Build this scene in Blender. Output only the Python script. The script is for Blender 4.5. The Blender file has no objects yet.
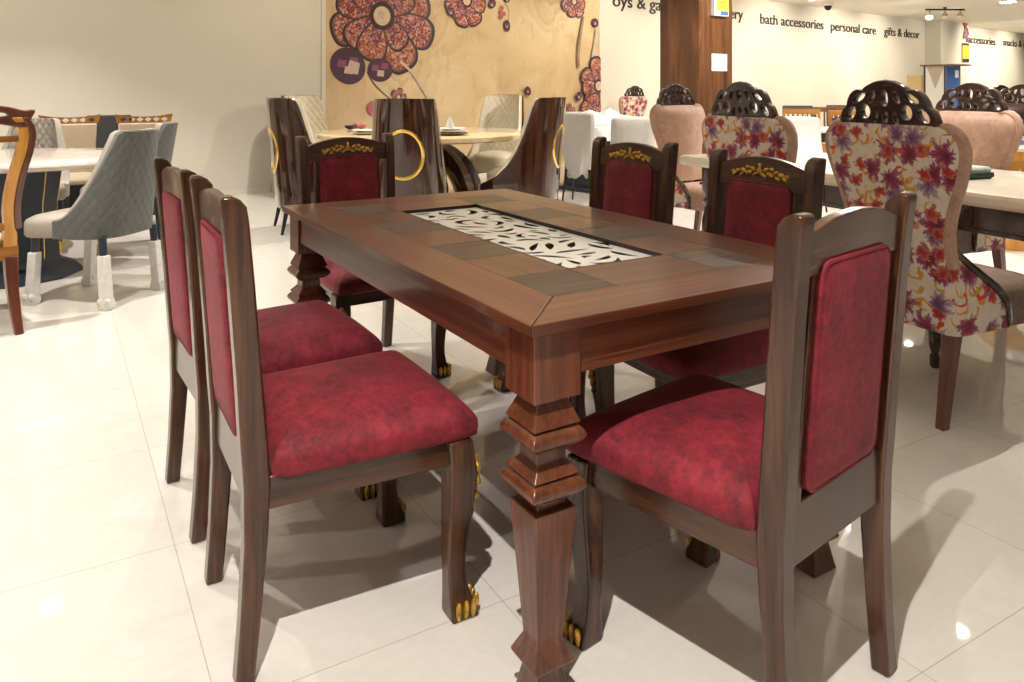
import bpy, bmesh, math, random
from mathutils import Vector, Matrix
C = bpy.context.scene.collection
PI = math.pi
rad = math.radians

# ------------------------------------------------------------------ camera model
FPX, YH, CAMH = 781.15, 87.46, 1.199
def floor_at(px, py, z=0.0):
    Y = FPX * (CAMH - z) / (py - YH)
    return Vector(((px - 512) / FPX * Y, Y, z))
WANG = rad(40.3)
WD = Vector((math.cos(WANG), math.sin(WANG), 0)); WN = Vector((math.sin(WANG), -math.cos(WANG), 0))
W0 = Vector((-3.0, 8.8, 0))
def wall_s(px):
    k = (px - 512) / FPX
    return (k * W0.y - W0.x) / (WD.x - k * WD.y)
def wall_at(px, py):
    s = wall_s(px); Y = W0.y + s * WD.y
    return s, CAMH - (py - YH) * Y / FPX

# ------------------------------------------------------------------ node helpers
def new_mat(name):
    m = bpy.data.materials.new(name); m.use_nodes = True
    nt = m.node_tree
    return m, nt, nt.nodes['Principled BSDF']
def node(nt, typ, **kw):
    n = nt.nodes.new(typ)
    for k, v in kw.items():
        if k.startswith('_'): setattr(n, k[1:], v)
        else: put(nt, n.inputs[k.replace('__', ' ')], v)
    return n
def put(nt, sock, v):
    if isinstance(v, bpy.types.NodeSocket): nt.links.new(v, sock)
    else: sock.default_value = v
def mth(nt, op, a, b=0.0, c=None):
    n = nt.nodes.new('ShaderNodeMath'); n.operation = op
    put(nt, n.inputs[0], a); put(nt, n.inputs[1], b)
    if c is not None: put(nt, n.inputs[2], c)
    return n.outputs[0]
def ramp(nt, fac, stops, interp='LINEAR'):
    n = nt.nodes.new('ShaderNodeValToRGB'); n.color_ramp.interpolation = interp
    el = n.color_ramp.elements
    while len(el) < len(stops): el.new(0.5)
    for e, (p, c) in zip(el, stops):
        e.position = p; e.color = (*c, 1) if len(c) == 3 else c
    nt.links.new(fac, n.inputs[0]); return n.outputs[0]
def mixc(nt, fac, a, b):
    n = nt.nodes.new('ShaderNodeMix'); n.data_type = 'RGBA'
    put(nt, n.inputs[0], fac)
    for i, v in ((6, a), (7, b)):
        if isinstance(v, tuple): v = (*v[:3], 1)
        put(nt, n.inputs[i], v)
    return n.outputs[2]
def coords(nt, kind='Object', scale=(1, 1, 1), rot=(0, 0, 0), loc=(0, 0, 0)):
    t = nt.nodes.new('ShaderNodeTexCoord'); mp = nt.nodes.new('ShaderNodeMapping')
    nt.links.new(t.outputs[kind], mp.inputs[0])
    mp.inputs['Scale'].default_value = scale; mp.inputs['Rotation'].default_value = rot; mp.inputs['Location'].default_value = loc
    return mp.outputs[0]
def bump(nt, b, height, strength=.3, dist=.01):
    n = nt.nodes.new('ShaderNodeBump'); n.inputs['Strength'].default_value = strength; n.inputs['Distance'].default_value = dist
    nt.links.new(height, n.inputs['Height']); nt.links.new(n.outputs[0], b.inputs['Normal'])
def noise(nt, vec, scale, detail=4, rough=.55, dist=0):
    return node(nt, 'ShaderNodeTexNoise', Vector=vec, Scale=scale, Detail=detail, Roughness=rough, Distortion=dist).outputs['Fac']

def plain(name, col, rough=.5, metal=0, coat=0, var=.12, sheen=0, nscale=30, bstr=0):
    m, nt, b = new_mat(name)
    n = noise(nt, coords(nt), nscale)
    lo = tuple(c * (1 - var) for c in col); hi = tuple(min(1, c * (1 + var)) for c in col)
    nt.links.new(ramp(nt, n, [(.3, lo), (.7, hi)]), b.inputs['Base Color'])
    b.inputs['Roughness'].default_value = rough; b.inputs['Metallic'].default_value = metal
    b.inputs['Coat Weight'].default_value = coat; b.inputs['Coat Roughness'].default_value = .06
    b.inputs['Sheen Weight'].default_value = sheen
    if bstr: bump(nt, b, n, bstr, .004)
    return m
def wood(name, cols, axis='z', rough=.3, coat=.5, freq=38, stretch=.05, streak=None, coat_rough=.08):
    m, nt, b = new_mat(name)
    sc = {'x': (stretch, 1, 1), 'y': (1, stretch, 1), 'z': (1, 1, stretch)}[axis]
    v = coords(nt, scale=sc)
    n = noise(nt, v, freq, 6, .65, .6)
    n2 = noise(nt, v, freq * .28, 3, .5, 1.0)
    f = mth(nt, 'ADD', mth(nt, 'MULTIPLY', n, .55), mth(nt, 'MULTIPLY', n2, .45))
    nt.links.new(ramp(nt, f, [(.34, cols[0]), (.5, cols[1]), (.66, cols[2])]), b.inputs['Base Color'])
    b.inputs['Roughness'].default_value = rough
    b.inputs['Coat Weight'].default_value = coat; b.inputs['Coat Roughness'].default_value = coat_rough
    bump(nt, b, n, .06, .003)
    return m

WAL = [(.022, .0075, .0036), (.060, .022, .0095), (.118, .047, .0195)]
WALT = [(.05, .0135, .006), (.118, .034, .0145), (.20, .068, .031)]
M = {}
for ax in 'xyz':
    M['chair_' + ax] = wood('walnut_chair_' + ax, WAL, ax, .25, .22, 60, coat_rough=.05)
    M['table_' + ax] = wood('walnut_table_' + ax, WALT, ax, .3, .28, 105, .022)
M['inlay'] = wood('grey_brown_inlay', [(.022, .012, .008), (.06, .034, .022), (.11, .066, .044)], 'x', .42, .25, 80, .05)
M['recess'] = plain('recess_dark', (.02, .011, .008), .4)
M['seam'] = plain('dark_seam', (.012, .006, .004), .6)
M['lattice'] = plain('white_lacquer_lattice', (.93, .92, .89), .3, var=.02)

def velvet(name, a, b_, c, sc=9):
    m, nt, b = new_mat(name)
    v = coords(nt)
    n = noise(nt, v, sc, 8, .68, .4); n2 = noise(nt, v, 95, 4, .7); n3 = noise(nt, v, sc * 4.2, 7, .72, .7)
    f = mth(nt, 'ADD', mth(nt, 'MULTIPLY', n, .42), mth(nt, 'ADD', mth(nt, 'MULTIPLY', n2, .2), mth(nt, 'MULTIPLY', n3, .38)))
    nt.links.new(ramp(nt, f, [(.37, a), (.5, b_), (.64, c)]), b.inputs['Base Color'])
    b.inputs['Roughness'].default_value = .75
    b.inputs['Sheen Weight'].default_value = .18; b.inputs['Sheen Roughness'].default_value = .4
    b.inputs['Sheen Tint'].default_value = (1, .35, .4, 1)
    bump(nt, b, n2, .25, .002)
    return m
M['red'] = velvet('crushed_red_velvet', (.055, .003, .008), (.19, .008, .018), (.33, .022, .036))
M['pink'] = velvet('rose_beige_velvet', (.36, .21, .15), (.50, .31, .23), (.60, .40, .31), 14)
M['brownvelvet'] = velvet('brown_velvet', (.13, .08, .055), (.21, .135, .095), (.30, .2, .15), 10)
M['pink'].node_tree.nodes['Principled BSDF'].inputs['Sheen Tint'].default_value = (1, .85, .75, 1)
M['brownvelvet'].node_tree.nodes['Principled BSDF'].inputs['Sheen Tint'].default_value = (1, .85, .75, 1)
M['goldpaint'] = plain('antique_gold_paint', (.62, .38, .075), .38, .75, var=.5, nscale=60)
M['gold'] = plain('polished_gold', (.95, .66, .16), .18, 1, var=.05)
M['darkmetal'] = plain('dark_metal', (.035, .035, .04), .35, .6)
M['bluegrey'] = plain('blue_grey_lacquer', (.022, .032, .05), .35)
M['white'] = plain('white_cloth', (.74, .73, .69), .85, var=.05, sheen=.2)
M['drape'] = plain('grey_white_dust_cover', (.50, .485, .45), .8, var=.06, sheen=.1)
M['foam'] = plain('white_foam_wrap', (.74, .73, .70), .8, var=.08, bstr=.4)
M['porcelain'] = plain('white_porcelain', (.85, .83, .78), .2, var=.02)
M['black'] = plain('black_matte', (.015, .015, .018), .5)
M['letter'] = plain('black_letter', (.022, .018, .015), .5)
M['paper'] = plain('white_paper', (.85, .84, .82), .8, var=.02)
M['orange_y'] = wood('honey_wood', [(.50, .20, .022), (.68, .31, .045), (.80, .42, .09)], 'z', .25, .7, 24)
M['orange_x'] = wood('honey_wood_flat', [(.22, .085, .014), (.36, .15, .025), (.50, .23, .05)], 'x', .3, .5, 24)
M['redbrown'] = wood('red_brown_wood', [(.07, .018, .010), (.12, .034, .018), (.18, .06, .03)], 'z', .28, .6, 30)
M['crest'] = wood('carved_dark_wood', [(.020, .008, .005), (.042, .017, .011), (.075, .032, .020)], 'x', .2, .8, 30, .2)
M['lacquer'] = wood('lacquered_rosewood', [(.014, .005, .003), (.042, .013, .006), (.11, .035, .011)], 'z', .08, 1.0, 13, .04, coat_rough=.03)
M['pillarwood'] = wood('pillar_veneer', [(.045, .016, .006), (.105, .040, .014), (.20, .085, .030)], 'z', .25, .7, 9, .09)
M['beige'] = plain('beige_upholstery', (.52, .42, .30), .8, var=.06, sheen=.2)
M['greenblk'] = plain('dark_green_cloth', (.02, .035, .03), .6)
M['palegreen'] = plain('pale_green_cloth', (.45, .52, .45), .8)
M['blue'] = plain('blue_panel', (.05, .12, .33), .4)
M['yellow'] = plain('yellow_print', (.80, .56, .04), .5, var=.03)
M['tan'] = plain('tan_board', (.72, .55, .30), .7, var=.05)
M['leather'] = plain('dark_brown_leather', (.035, .018, .014), .3, coat=.3)
M['slat'] = wood('brown_slat_wood', [(.10, .045, .02), (.17, .08, .04), (.25, .13, .07)], 'z', .35, .4)

def quilt(name, col, pitch=.05, rough=.55, strength=.8, sheen=0.0):
    m, nt, b = new_mat(name)
    uv = node(nt, 'ShaderNodeUVMap').outputs[0]
    sep = node(nt, 'ShaderNodeSeparateXYZ', Vector=uv)
    p = mth(nt, 'MULTIPLY', mth(nt, 'ADD', sep.outputs[0], mth(nt, 'MULTIPLY', sep.outputs[1], .75)), PI / pitch)
    q = mth(nt, 'MULTIPLY', mth(nt, 'SUBTRACT', sep.outputs[0], mth(nt, 'MULTIPLY', sep.outputs[1], .75)), PI / pitch)
    h = mth(nt, 'POWER', mth(nt, 'MULTIPLY', mth(nt, 'ABSOLUTE', mth(nt, 'SINE', p)), mth(nt, 'ABSOLUTE', mth(nt, 'SINE', q))), .45)
    n = noise(nt, coords(nt), 40)
    base = ramp(nt, n, [(.3, tuple(c * .92 for c in col)), (.7, tuple(min(1, c * 1.06) for c in col))])
    nt.links.new(base, b.inputs['Base Color'])
    b.inputs['Roughness'].default_value = rough; b.inputs['Sheen Weight'].default_value = sheen
    bump(nt, b, h, strength, .012)
    return m
M['cream'] = quilt('cream_quilted_leather', (.72, .65, .50), .075, .4)
M['creamgrey'] = quilt('pale_quilted_leather', (.55, .51, .46), .06, .45)
M['grey'] = quilt('grey_quilted_fabric', (.115, .122, .116), .06, .85, .35, .15)
M['greyplain'] = plain('pale_grey_leather', (.42, .38, .33), .5, var=.05)

def floral():
    m, nt, b = new_mat('floral_fabric')
    uv = node(nt, 'ShaderNodeUVMap').outputs[0]
    wob = node(nt, 'ShaderNodeTexNoise', Vector=uv, Scale=22, Detail=3)
    off = node(nt, 'ShaderNodeVectorMath', _operation='SCALE'); nt.links.new(wob.outputs['Color'], off.inputs[0]); off.inputs['Scale'].default_value = .045
    uvw = node(nt, 'ShaderNodeVectorMath', _operation='ADD'); nt.links.new(uv, uvw.inputs[0]); nt.links.new(off.outputs[0], uvw.inputs[1])
    def layer(scale, ofs):
        mp = node(nt, 'ShaderNodeMapping', Vector=uvw.outputs[0], Scale=(scale, scale, 0), Location=(ofs, ofs * .7, 0)).outputs[0]
        vo = node(nt, 'ShaderNodeTexVoronoi', _voronoi_dimensions='2D', Vector=mp, Scale=1.0, Randomness=.7)
        d = node(nt, 'ShaderNodeVectorMath', _operation='SUBTRACT'); nt.links.new(mp, d.inputs[0]); nt.links.new(vo.outputs['Position'], d.inputs[1])
        s = node(nt, 'ShaderNodeSeparateXYZ', Vector=d.outputs[0])
        ang = mth(nt, 'ARCTAN2', s.outputs[1], s.outputs[0])
        rnd = node(nt, 'ShaderNodeSeparateColor', Color=vo.outputs['Color'])
        return vo.outputs['Distance'], ang, rnd.outputs[0], rnd.outputs[1]
    col = ramp(nt, noise(nt, uv, 30), [(.3, (.66, .56, .46)), (.7, (.76, .68, .58))])
    # scrolls
    for sc, ofs, c in ((11.5, 3.1, (.72, .27, .03)), (10.0, 7.7, (.66, .07, .02)), (13.0, 1.3, (.60, .34, .05))):
        r, a, r1, r2 = layer(sc, ofs)
        a2 = mth(nt, 'ADD', a, mth(nt, 'MULTIPLY', r1, 6.28))
        w = mth(nt, 'MULTIPLY', mth(nt, 'SINE', a2), .12)
        ring = mth(nt, 'ABSOLUTE', mth(nt, 'SUBTRACT', r, mth(nt, 'ADD', .28, w)))
        th = mth(nt, 'MULTIPLY', mth(nt, 'MAXIMUM', mth(nt, 'COSINE', mth(nt, 'MULTIPLY', a2, .5)), 0), .085)
        mask = mth(nt, 'MULTIPLY', mth(nt, 'LESS_THAN', ring, th), mth(nt, 'GREATER_THAN', r2, .25))
        col = mixc(nt, mask, col, c)
    # feathered blooms with darker hearts and violet tips
    for sc, ofs, k, thr, c0, c1, c2 in ((8.6, 2.4, 9, .4, (.11, .03, .09), (.22, .09, .18), (.44, .31, .38)),
                                   (8.0, 0.4, 8, .14, (.12, .008, .03), (.27, .015, .05), (.30, .12, .20)),
                                   (13.5, 4.4, 5, .55, (.32, .012, .03), (.44, .04, .03), (.52, .16, .10))):
        r, a, r1, r2 = layer(sc, ofs)
        sp = mth(nt, 'SINE', mth(nt, 'ADD', mth(nt, 'MULTIPLY', a, float(k)), mth(nt, 'MULTIPLY', r1, 9.0)))
        fine = mth(nt, 'SINE', mth(nt, 'ADD', mth(nt, 'MULTIPLY', a, float(k * 3)), mth(nt, 'MULTIPLY', r, 14.0)))
        pet = mth(nt, 'ADD', mth(nt, 'ADD', mth(nt, 'MULTIPLY', sp, .08), mth(nt, 'MULTIPLY', fine, .045)), .36)
        pet = mth(nt, 'MULTIPLY', pet, mth(nt, 'ADD', mth(nt, 'MULTIPLY', mth(nt, 'SINE', mth(nt, 'ADD', a, mth(nt, 'MULTIPLY', r2, 6.0))), .35), .9))
        q = mth(nt, 'DIVIDE', r, mth(nt, 'MAXIMUM', pet, .02))
        mask = mth(nt, 'MULTIPLY', mth(nt, 'LESS_THAN', q, 1.0), mth(nt, 'GREATER_THAN', r2, thr))
        q2 = mth(nt, 'ADD', q, mth(nt, 'MULTIPLY', fine, .22))
        fc = ramp(nt, q2, [(.1, c0), (.5, c1), (.9, c2)])
        col = mixc(nt, mask, col, fc)
    nt.links.new(col, b.inputs['Base Color'])
    b.inputs['Roughness'].default_value = .8; b.inputs['Sheen Weight'].default_value = .15
    return m
M['floral'] = floral()

def marble(name, a, c, rough=.12, sc=3.0):
    m, nt, b = new_mat(name)
    v = coords(nt)
    n = noise(nt, v, sc, 8, .6, 1.6)
    nt.links.new(ramp(nt, n, [(.3, a), (.48, c), (.52, a), (.7, c)]), b.inputs['Base Color'])
    b.inputs['Roughness'].default_value = rough
    b.inputs['Coat Weight'].default_value = .3
    return m
M['marblewhite'] = marble('pale_marble', (.70, .60, .52), (.78, .72, .66))
M['marbleyellow'] = marble('honey_marble', (.74, .58, .32), (.80, .67, .42))
M['marblecream'] = marble('cream_marble', (.74, .67, .55), (.80, .74, .63), .25)

def floor_mat():
    m, nt, b = new_mat('polished_tiles')
    T, ang = .63, rad(30.5)
    v = coords(nt, rot=(0, 0, -ang))
    s = node(nt, 'ShaderNodeSeparateXYZ', Vector=v)
    def line(c, off, w):
        t = mth(nt, 'DIVIDE', mth(nt, 'SUBTRACT', c, off), T)
        f = mth(nt, 'ABSOLUTE', mth(nt, 'SUBTRACT', mth(nt, 'FRACT', mth(nt, 'ADD', t, 100.5)), .5))
        return mth(nt, 'LESS_THAN', f, w / T), mth(nt, 'FLOOR', mth(nt, 'ADD', t, 100.0))
    lx, ix = line(s.outputs[0], .907, .0011); ly, iy = line(s.outputs[1], 1.583, .0011)
    seam = mth(nt, 'MAXIMUM', lx, ly)
    # vein pattern differs from tile to tile
    shift = node(nt, 'ShaderNodeCombineXYZ', X=mth(nt, 'MULTIPLY', ix, 3.7), Y=mth(nt, 'MULTIPLY', iy, 5.3), Z=mth(nt, 'MULTIPLY', ix, 1.9))
    vv = node(nt, 'ShaderNodeVectorMath', _operation='ADD'); nt.links.new(v, vv.inputs[0]); nt.links.new(shift.outputs[0], vv.inputs[1])
    n = noise(nt, vv.outputs[0], 2.6, 7, .6, .9)
    n2 = noise(nt, vv.outputs[0], 40, 3, .6)
    f = mth(nt, 'ADD', mth(nt, 'MULTIPLY', n, .8), mth(nt, 'MULTIPLY', n2, .2))
    base = ramp(nt, f, [(.32, (.70, .655, .59)), (.46, (.765, .73, .675)), (.52, (.735, .695, .635)), (.66, (.79, .76, .71))])
    col = mixc(nt, seam, base, (.48, .43, .36))
    nt.links.new(col, b.inputs['Base Color'])
    b.inputs['Roughness'].default_value = .035
    b.inputs['IOR'].default_value = 1.5
    return m
M['floor'] = floor_mat()
M['wall'] = plain('painted_plaster', (.69, .655, .59), .7, var=.015, nscale=3)
M['ceil'] = plain('ceiling_paint', (.76, .72, .64), .8, var=.015, nscale=3)

def emit(name, col, s):
    m, nt, b = new_mat(name)
    b.inputs['Emission Color'].default_value = (*col, 1); b.inputs['Emission Strength'].default_value = s
    b.inputs['Base Color'].default_value = (.8, .8, .8, 1)
    return m
M['lamp'] = emit('lamp_glow', (1, .92, .8), 40)

# ------------------------------------------------------------------ mesh helpers
def box(bm, x0, x1, y0, y1, z0, z1, mi=0):
    vs = [bm.verts.new((x, y, z)) for z in (z0, z1) for y in (y0, y1) for x in (x0, x1)]
    for f in ((0, 2, 3, 1), (4, 5, 7, 6), (0, 1, 5, 4), (2, 6, 7, 3), (0, 4, 6, 2), (1, 3, 7, 5)):
        bm.faces.new([vs[i] for i in f]).material_index = mi
def loft(bm, rings, close=True, cap=True, mi=0):
    R = [[bm.verts.new(p) for p in r] for r in rings]
    n = len(R[0])
    for a, b in zip(R, R[1:]):
        for i in range(n if close else n - 1):
            j = (i + 1) % n
            bm.faces.new((a[i], a[j], b[j], b[i])).material_index = mi
    if cap and close:
        bm.faces.new(R[0][::-1]).material_index = mi; bm.faces.new(R[-1]).material_index = mi
    return R
def rect_ring(cx, cy, z, hx, hy):
    return [(cx - hx, cy - hy, z), (cx + hx, cy - hy, z), (cx + hx, cy + hy, z), (cx - hx, cy + hy, z)]
def circ(cx, cy, z, r, n=20, ry=None):
    ry = r if ry is None else ry
    return [(cx + r * math.cos(2 * PI * i / n), cy + ry * math.sin(2 * PI * i / n), z) for i in range(n)]
def lathe(bm, prof, n=24, cx=0, cy=0, mi=0):
    loft(bm, [circ(cx, cy, z, max(r, .0005), n) for r, z in prof], mi=mi)
def tube(bm, pts, r, n=8, closed=False, mi=0):
    pts = [Vector(p) for p in pts]; m = len(pts); rings = []
    up = Vector((0, 0, 1)); prev = None
    for i, p in enumerate(pts):
        a = pts[(i - 1) % m] if (closed or i) else p; b = pts[(i + 1) % m] if (closed or i < m - 1) else p
        t = (b - a).normalized()
        if prev is None:
            x = t.cross(up)
            if x.length < .01: x = t.cross(Vector((0, 1, 0)))
            x.normalize()
        else:
            x = (prev - t * prev.dot(t)).normalized()
        prev = x; y = t.cross(x)
        rr = r[i] if isinstance(r, (list, tuple)) else r
        rings.append([p + (x * math.cos(2 * PI * k / n) + y * math.sin(2 * PI * k / n)) * rr for k in range(n)])
    if closed: rings.append(rings[0])
    loft(bm, rings, cap=not closed, mi=mi)
    if closed: bmesh.ops.remove_doubles(bm, verts=bm.verts, dist=1e-6)
def blob(bm, c, s, rot=None, n=10, mi=0):
    mat = Matrix.Translation(c) @ (rot.to_4x4() if rot else Matrix()) @ Matrix.Diagonal((*s, 1))
    r = bmesh.ops.create_uvsphere(bm, u_segments=n, v_segments=max(6, n - 2), radius=1, matrix=mat)
    for v in r['verts']:
        for f in v.link_faces: f.material_index = mi
def rot_y(a): return Matrix.Rotation(a, 3, 'Y')
def obj(name, bm, mats, parent=None, bevel=0, smooth=True, ang=35, seg=2, subsurf=0):
    bmesh.ops.recalc_face_normals(bm, faces=bm.faces)
    me = bpy.data.meshes.new(name); bm.to_mesh(me); bm.free()
    return obj_me(name, me, mats, parent, bevel, smooth, ang, seg, subsurf)
def obj_me(name, me, mats, parent=None, bevel=0, smooth=True, ang=35, seg=2, subsurf=0):
    for m in (mats if isinstance(mats, (list, tuple)) else [mats]): me.materials.append(m)
    if smooth:
        for p in me.polygons: p.use_smooth = True
        me.set_sharp_from_angle(angle=rad(ang))
    o = bpy.data.objects.new(name, me); C.objects.link(o)
    if parent: o.parent = parent
    if bevel:
        b = o.modifiers.new('bevel', 'BEVEL'); b.width = bevel; b.segments = seg; b.limit_method = 'ANGLE'; b.angle_limit = rad(ang)
    if subsurf:
        s = o.modifiers.new('sub', 'SUBSURF'); s.levels = subsurf; s.render_levels = subsurf
    return o
def tag(o, label=None, cat=None, group=None, kind=None):
    if label: o['label'] = label
    if cat: o['category'] = cat
    if group: o['group'] = group
    if kind: o['kind'] = kind
    return o
def thing(name, label, cat, loc=(0, 0, 0), rz=0, group=None):
    o = bpy.data.objects.new(name, None); C.objects.link(o)
    o.location = loc; o.rotation_euler = (0, 0, rz); o.empty_display_size = .1
    return tag(o, label, cat, group)
def dup(o, loc=None, rz=None, label=None, parent=None):
    c = o.copy(); C.objects.link(c)
    if parent: c.parent = parent
    if loc is not None: c.location = loc
    if rz is not None: c.rotation_euler = (0, 0, rz)
    if label: c['label'] = label
    for ch in list(o.children): dup(ch, parent=c)
    return c
def flat_shape(outline, holes, thick, bevel=0):
    """outline and holes in 2D, extruded; returns a mesh in XY with thickness along Z"""
    cu = bpy.data.curves.new('outline', 'CURVE'); cu.dimensions = '2D'; cu.fill_mode = 'BOTH'
    cu.extrude = thick / 2 - bevel; cu.bevel_depth = bevel; cu.bevel_resolution = 1
    for pts in [outline] + holes:
        sp = cu.splines.new('POLY'); sp.points.add(len(pts) - 1); sp.use_cyclic_u = True
        for p, (x, y) in zip(sp.points, pts): p.co = (x, y, 0, 1)
    o = bpy.data.objects.new('outline', cu); C.objects.link(o)
    dg = bpy.context.evaluated_depsgraph_get(); dg.update()
    me = bpy.data.meshes.new_from_object(o.evaluated_get(dg))
    bpy.data.objects.remove(o); bpy.data.curves.remove(cu)
    return me
def text_mesh(s, thick=.012):
    cu = bpy.data.curves.new('lettering', 'FONT'); cu.body = s; cu.extrude = thick / 2; cu.offset = .002
    o = bpy.data.objects.new('lettering', cu); C.objects.link(o)
    dg = bpy.context.evaluated_depsgraph_get(); dg.update()
    me = bpy.data.meshes.new_from_object(o.evaluated_get(dg))
    bpy.data.objects.remove(o); bpy.data.curves.remove(cu)
    return me
def spline(pts, n=8, closed=False):
    """Catmull-Rom through 2D or 3D points"""
    P = [Vector(p) for p in pts]; m = len(P); out = []
    for i in range(m if closed else m - 1):
        p0 = P[(i - 1) % m] if (closed or i) else P[i]
        p1, p2 = P[i], P[(i + 1) % m]
        p3 = P[(i + 2) % m] if (closed or i < m - 2) else p2
        for k in range(n):
            t = k / n
            out.append(.5 * ((2 * p1) + (p2 - p0) * t + (2 * p0 - 5 * p1 + 4 * p2 - p3) * t * t + (3 * p1 - p0 - 3 * p2 + p3) * t ** 3))
    if not closed: out.append(P[-1])
    return out
def lerp(tab, z):
    if z <= tab[0][0]: return tab[0][1]
    for (a, va), (b, vb) in zip(tab, tab[1:]):
        if z <= b: return va + (vb - va) * (z - a) / (b - a)
    return tab[-1][1]
def round_rect(hx, hy, r, n=5, cx=0, cy=0):
    out = []
    for sx, sy, a0 in ((1, -1, -90), (1, 1, 0), (-1, 1, 90), (-1, -1, 180)):
        for k in range(n + 1):
            a = rad(a0 + 90 * k / n)
            out.append((cx + sx * (hx - r) + r * math.cos(a), cy + sy * (hy - r) + r * math.sin(a)))
    return out

# ------------------------------------------------------------------ the room
def wall_pt(s, d, z): return W0 + WD * s + WN * d + Vector((0, 0, z))
HC = 2.95
S0, S1, DEPTH = -6.5, 27.0, 13.0
def slab(name, corners, z0, z1, m):
    bm = bmesh.new()
    loft(bm, [[(p.x, p.y, z) for p in corners] for z in (z0, z1)])
    return tag(obj(name, bm, m, smooth=False), kind='structure')
foot = [wall_pt(S0, 0, 0), wall_pt(S0, DEPTH, 0), wall_pt(S1, DEPTH, 0), wall_pt(S1, 0, 0)]
slab('floor', foot, -.1, 0, M['floor'])
slab('ceiling', foot, HC, HC + .1, M['ceil'])
slab('wall_back', [wall_pt(S0, 0, 0), wall_pt(S1, 0, 0), wall_pt(S1, -.15, 0), wall_pt(S0, -.15, 0)], 0, HC, M['wall'])
slab('wall_left', [wall_pt(S0, 0, 0), wall_pt(S0 - .15, 0, 0), wall_pt(S0 - .15, DEPTH, 0), wall_pt(S0, DEPTH, 0)], 0, HC, M['wall'])
slab('wall_right', [wall_pt(S1, 0, 0), wall_pt(S1 + .15, 0, 0), wall_pt(S1 + .15, DEPTH, 0), wall_pt(S1, DEPTH, 0)], 0, HC, M['wall'])
slab('baseboard_back', [wall_pt(S0, 0, 0), wall_pt(S0, .012, 0), wall_pt(S1, .012, 0), wall_pt(S1, 0, 0)], 0, .07, M['floor'])
# pilaster far along the back wall
def px_on_offset(px, d):
    k = (px - 512) / FPX; o = W0 + WN * d
    return (k * o.y - o.x) / (WD.x - k * WD.y)
PD = .4
pa, pb = px_on_offset(941, PD), px_on_offset(968, PD)
slab('wall_pilaster', [wall_pt(pa, 0, 0), wall_pt(pa, PD, 0), wall_pt(pb, PD, 0), wall_pt(pb, 0, 0)], 0, HC, M['wall'])

# ------------------------------------------------------------------ wooden pillar
def pillar():
    Y0 = 8.8; s = .6
    c = Vector(((699 - 512) / FPX * Y0, Y0, 0))
    dL, dR = Vector((-.643, .766, 0)), Vector((.766, .643, 0))
    bm = bmesh.new()
    q = [c, c + dR * s * 1.07, c + dR * s * 1.07 + dL * s * .93, c + dL * s * .93]
    loft(bm, [[(p.x, p.y, z) for p in q] for z in (0, HC)])
    o = tag(obj('wall_pillar', bm, M['pillarwood'], bevel=.004, smooth=False), kind='structure')
    # sheets on the right face
    def sheet(name, px0, px1, py0, py1, m, label, cat):
        ang = math.atan2(dR.y, dR.x)
        def along(px):
            k = (px - 512) / FPX
            return (k * c.y - c.x) / (dR.x - k * dR.y)
        a0, a1 = along(px0), along(px1); Ym = c.y + dR.y * (a0 + a1) / 2
        z1, z0 = CAMH - (py0 - YH) * Ym / FPX, CAMH - (py1 - YH) * Ym / FPX
        n = Vector((dR.y, -dR.x, 0))
        p = c + dR * ((a0 + a1) / 2) + n * .006
        t = thing(name, label, cat, (p.x, p.y, z0), ang)
        return t, (a1 - a0) / 2, z1 - z0
    t, hw, hh = sheet('paper_notice', 711.5, 726.5, 54, 71, None, 'small white paper notice stuck on the wooden pillar', 'notice')
    bm = bmesh.new(); box(bm, -hw, hw, -.001, .004, 0, hh); obj('sheet', bm, M['paper'], t)
    bm = bmesh.new()
    for k in range(4): box(bm, -hw * .7, hw * (.6 - .2 * (k % 2)), -.002, -.001, hh * (.25 + .15 * k), hh * (.27 + .15 * k))
    obj('print', bm, plain('faint_print', (.6, .58, .55), .8), t)
    t, hw, hh = sheet('yellow_sign', 710.5, 724.5, -14, 16, None, 'yellow sign with a dark blue foot fixed high on the wooden pillar', 'sign')
    bm = bmesh.new(); box(bm, -hw, hw, -.05, .004, 0, hh)
    obj('panel', bm, M['paper'], t)
    bm = bmesh.new(); box(bm, -hw * .7, hw, -.053, -.05, hh * .16, hh); obj('yellow_print', bm, M['yellow'], t)
    bm = bmesh.new(); box(bm, -hw * .2, hw * .9, -.053, -.05, hh * .02, hh * .15); obj('blue_print', bm, M['blue'], t)
    bm = bmesh.new()
    for k in range(5): box(bm, -hw * .5, hw * (.7 - .3 * (k % 2)), -.0545, -.053, hh * (.3 + .13 * k), hh * (.33 + .13 * k))
    obj('text_lines', bm, M['slat'], t)
pillar()

# ------------------------------------------------------------------ lettering on the wall
def lettering(s, px0, px1, pyb, label, xh=.205):
    a, _ = wall_at(px0, pyb); b, _ = wall_at(px1, pyb)
    zb = wall_at((px0 + px1) / 2, pyb)[1]
    p = wall_pt(a, 0, zb)
    t = thing('wall_lettering', label, 'lettering', p, WANG)
    full = text_mesh(s, .014); xs = [v.co.x for v in full.vertices]; x0 = min(xs); sx = (b - a) / (max(xs) - x0); sy = xh / .7
    bpy.data.meshes.remove(full)
    words = s.split(' ')
    for i, wd in enumerate(words):
        me = text_mesh(wd, .014); mx = [v.co.x for v in me.vertices]
        if i == 0: off = 0
        else:
            pre = text_mesh(' '.join(words[:i + 1]), .014); off = max(v.co.x for v in pre.vertices) - max(mx); bpy.data.meshes.remove(pre)
        for v in me.vertices: v.co = ((v.co.x + off - x0) * sx, -v.co.z - .009, v.co.y * sy)
        obj_me('word' if len(wd) > 1 else 'letter', me, M['letter'], t, smooth=False)
ZB = 2.50
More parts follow.
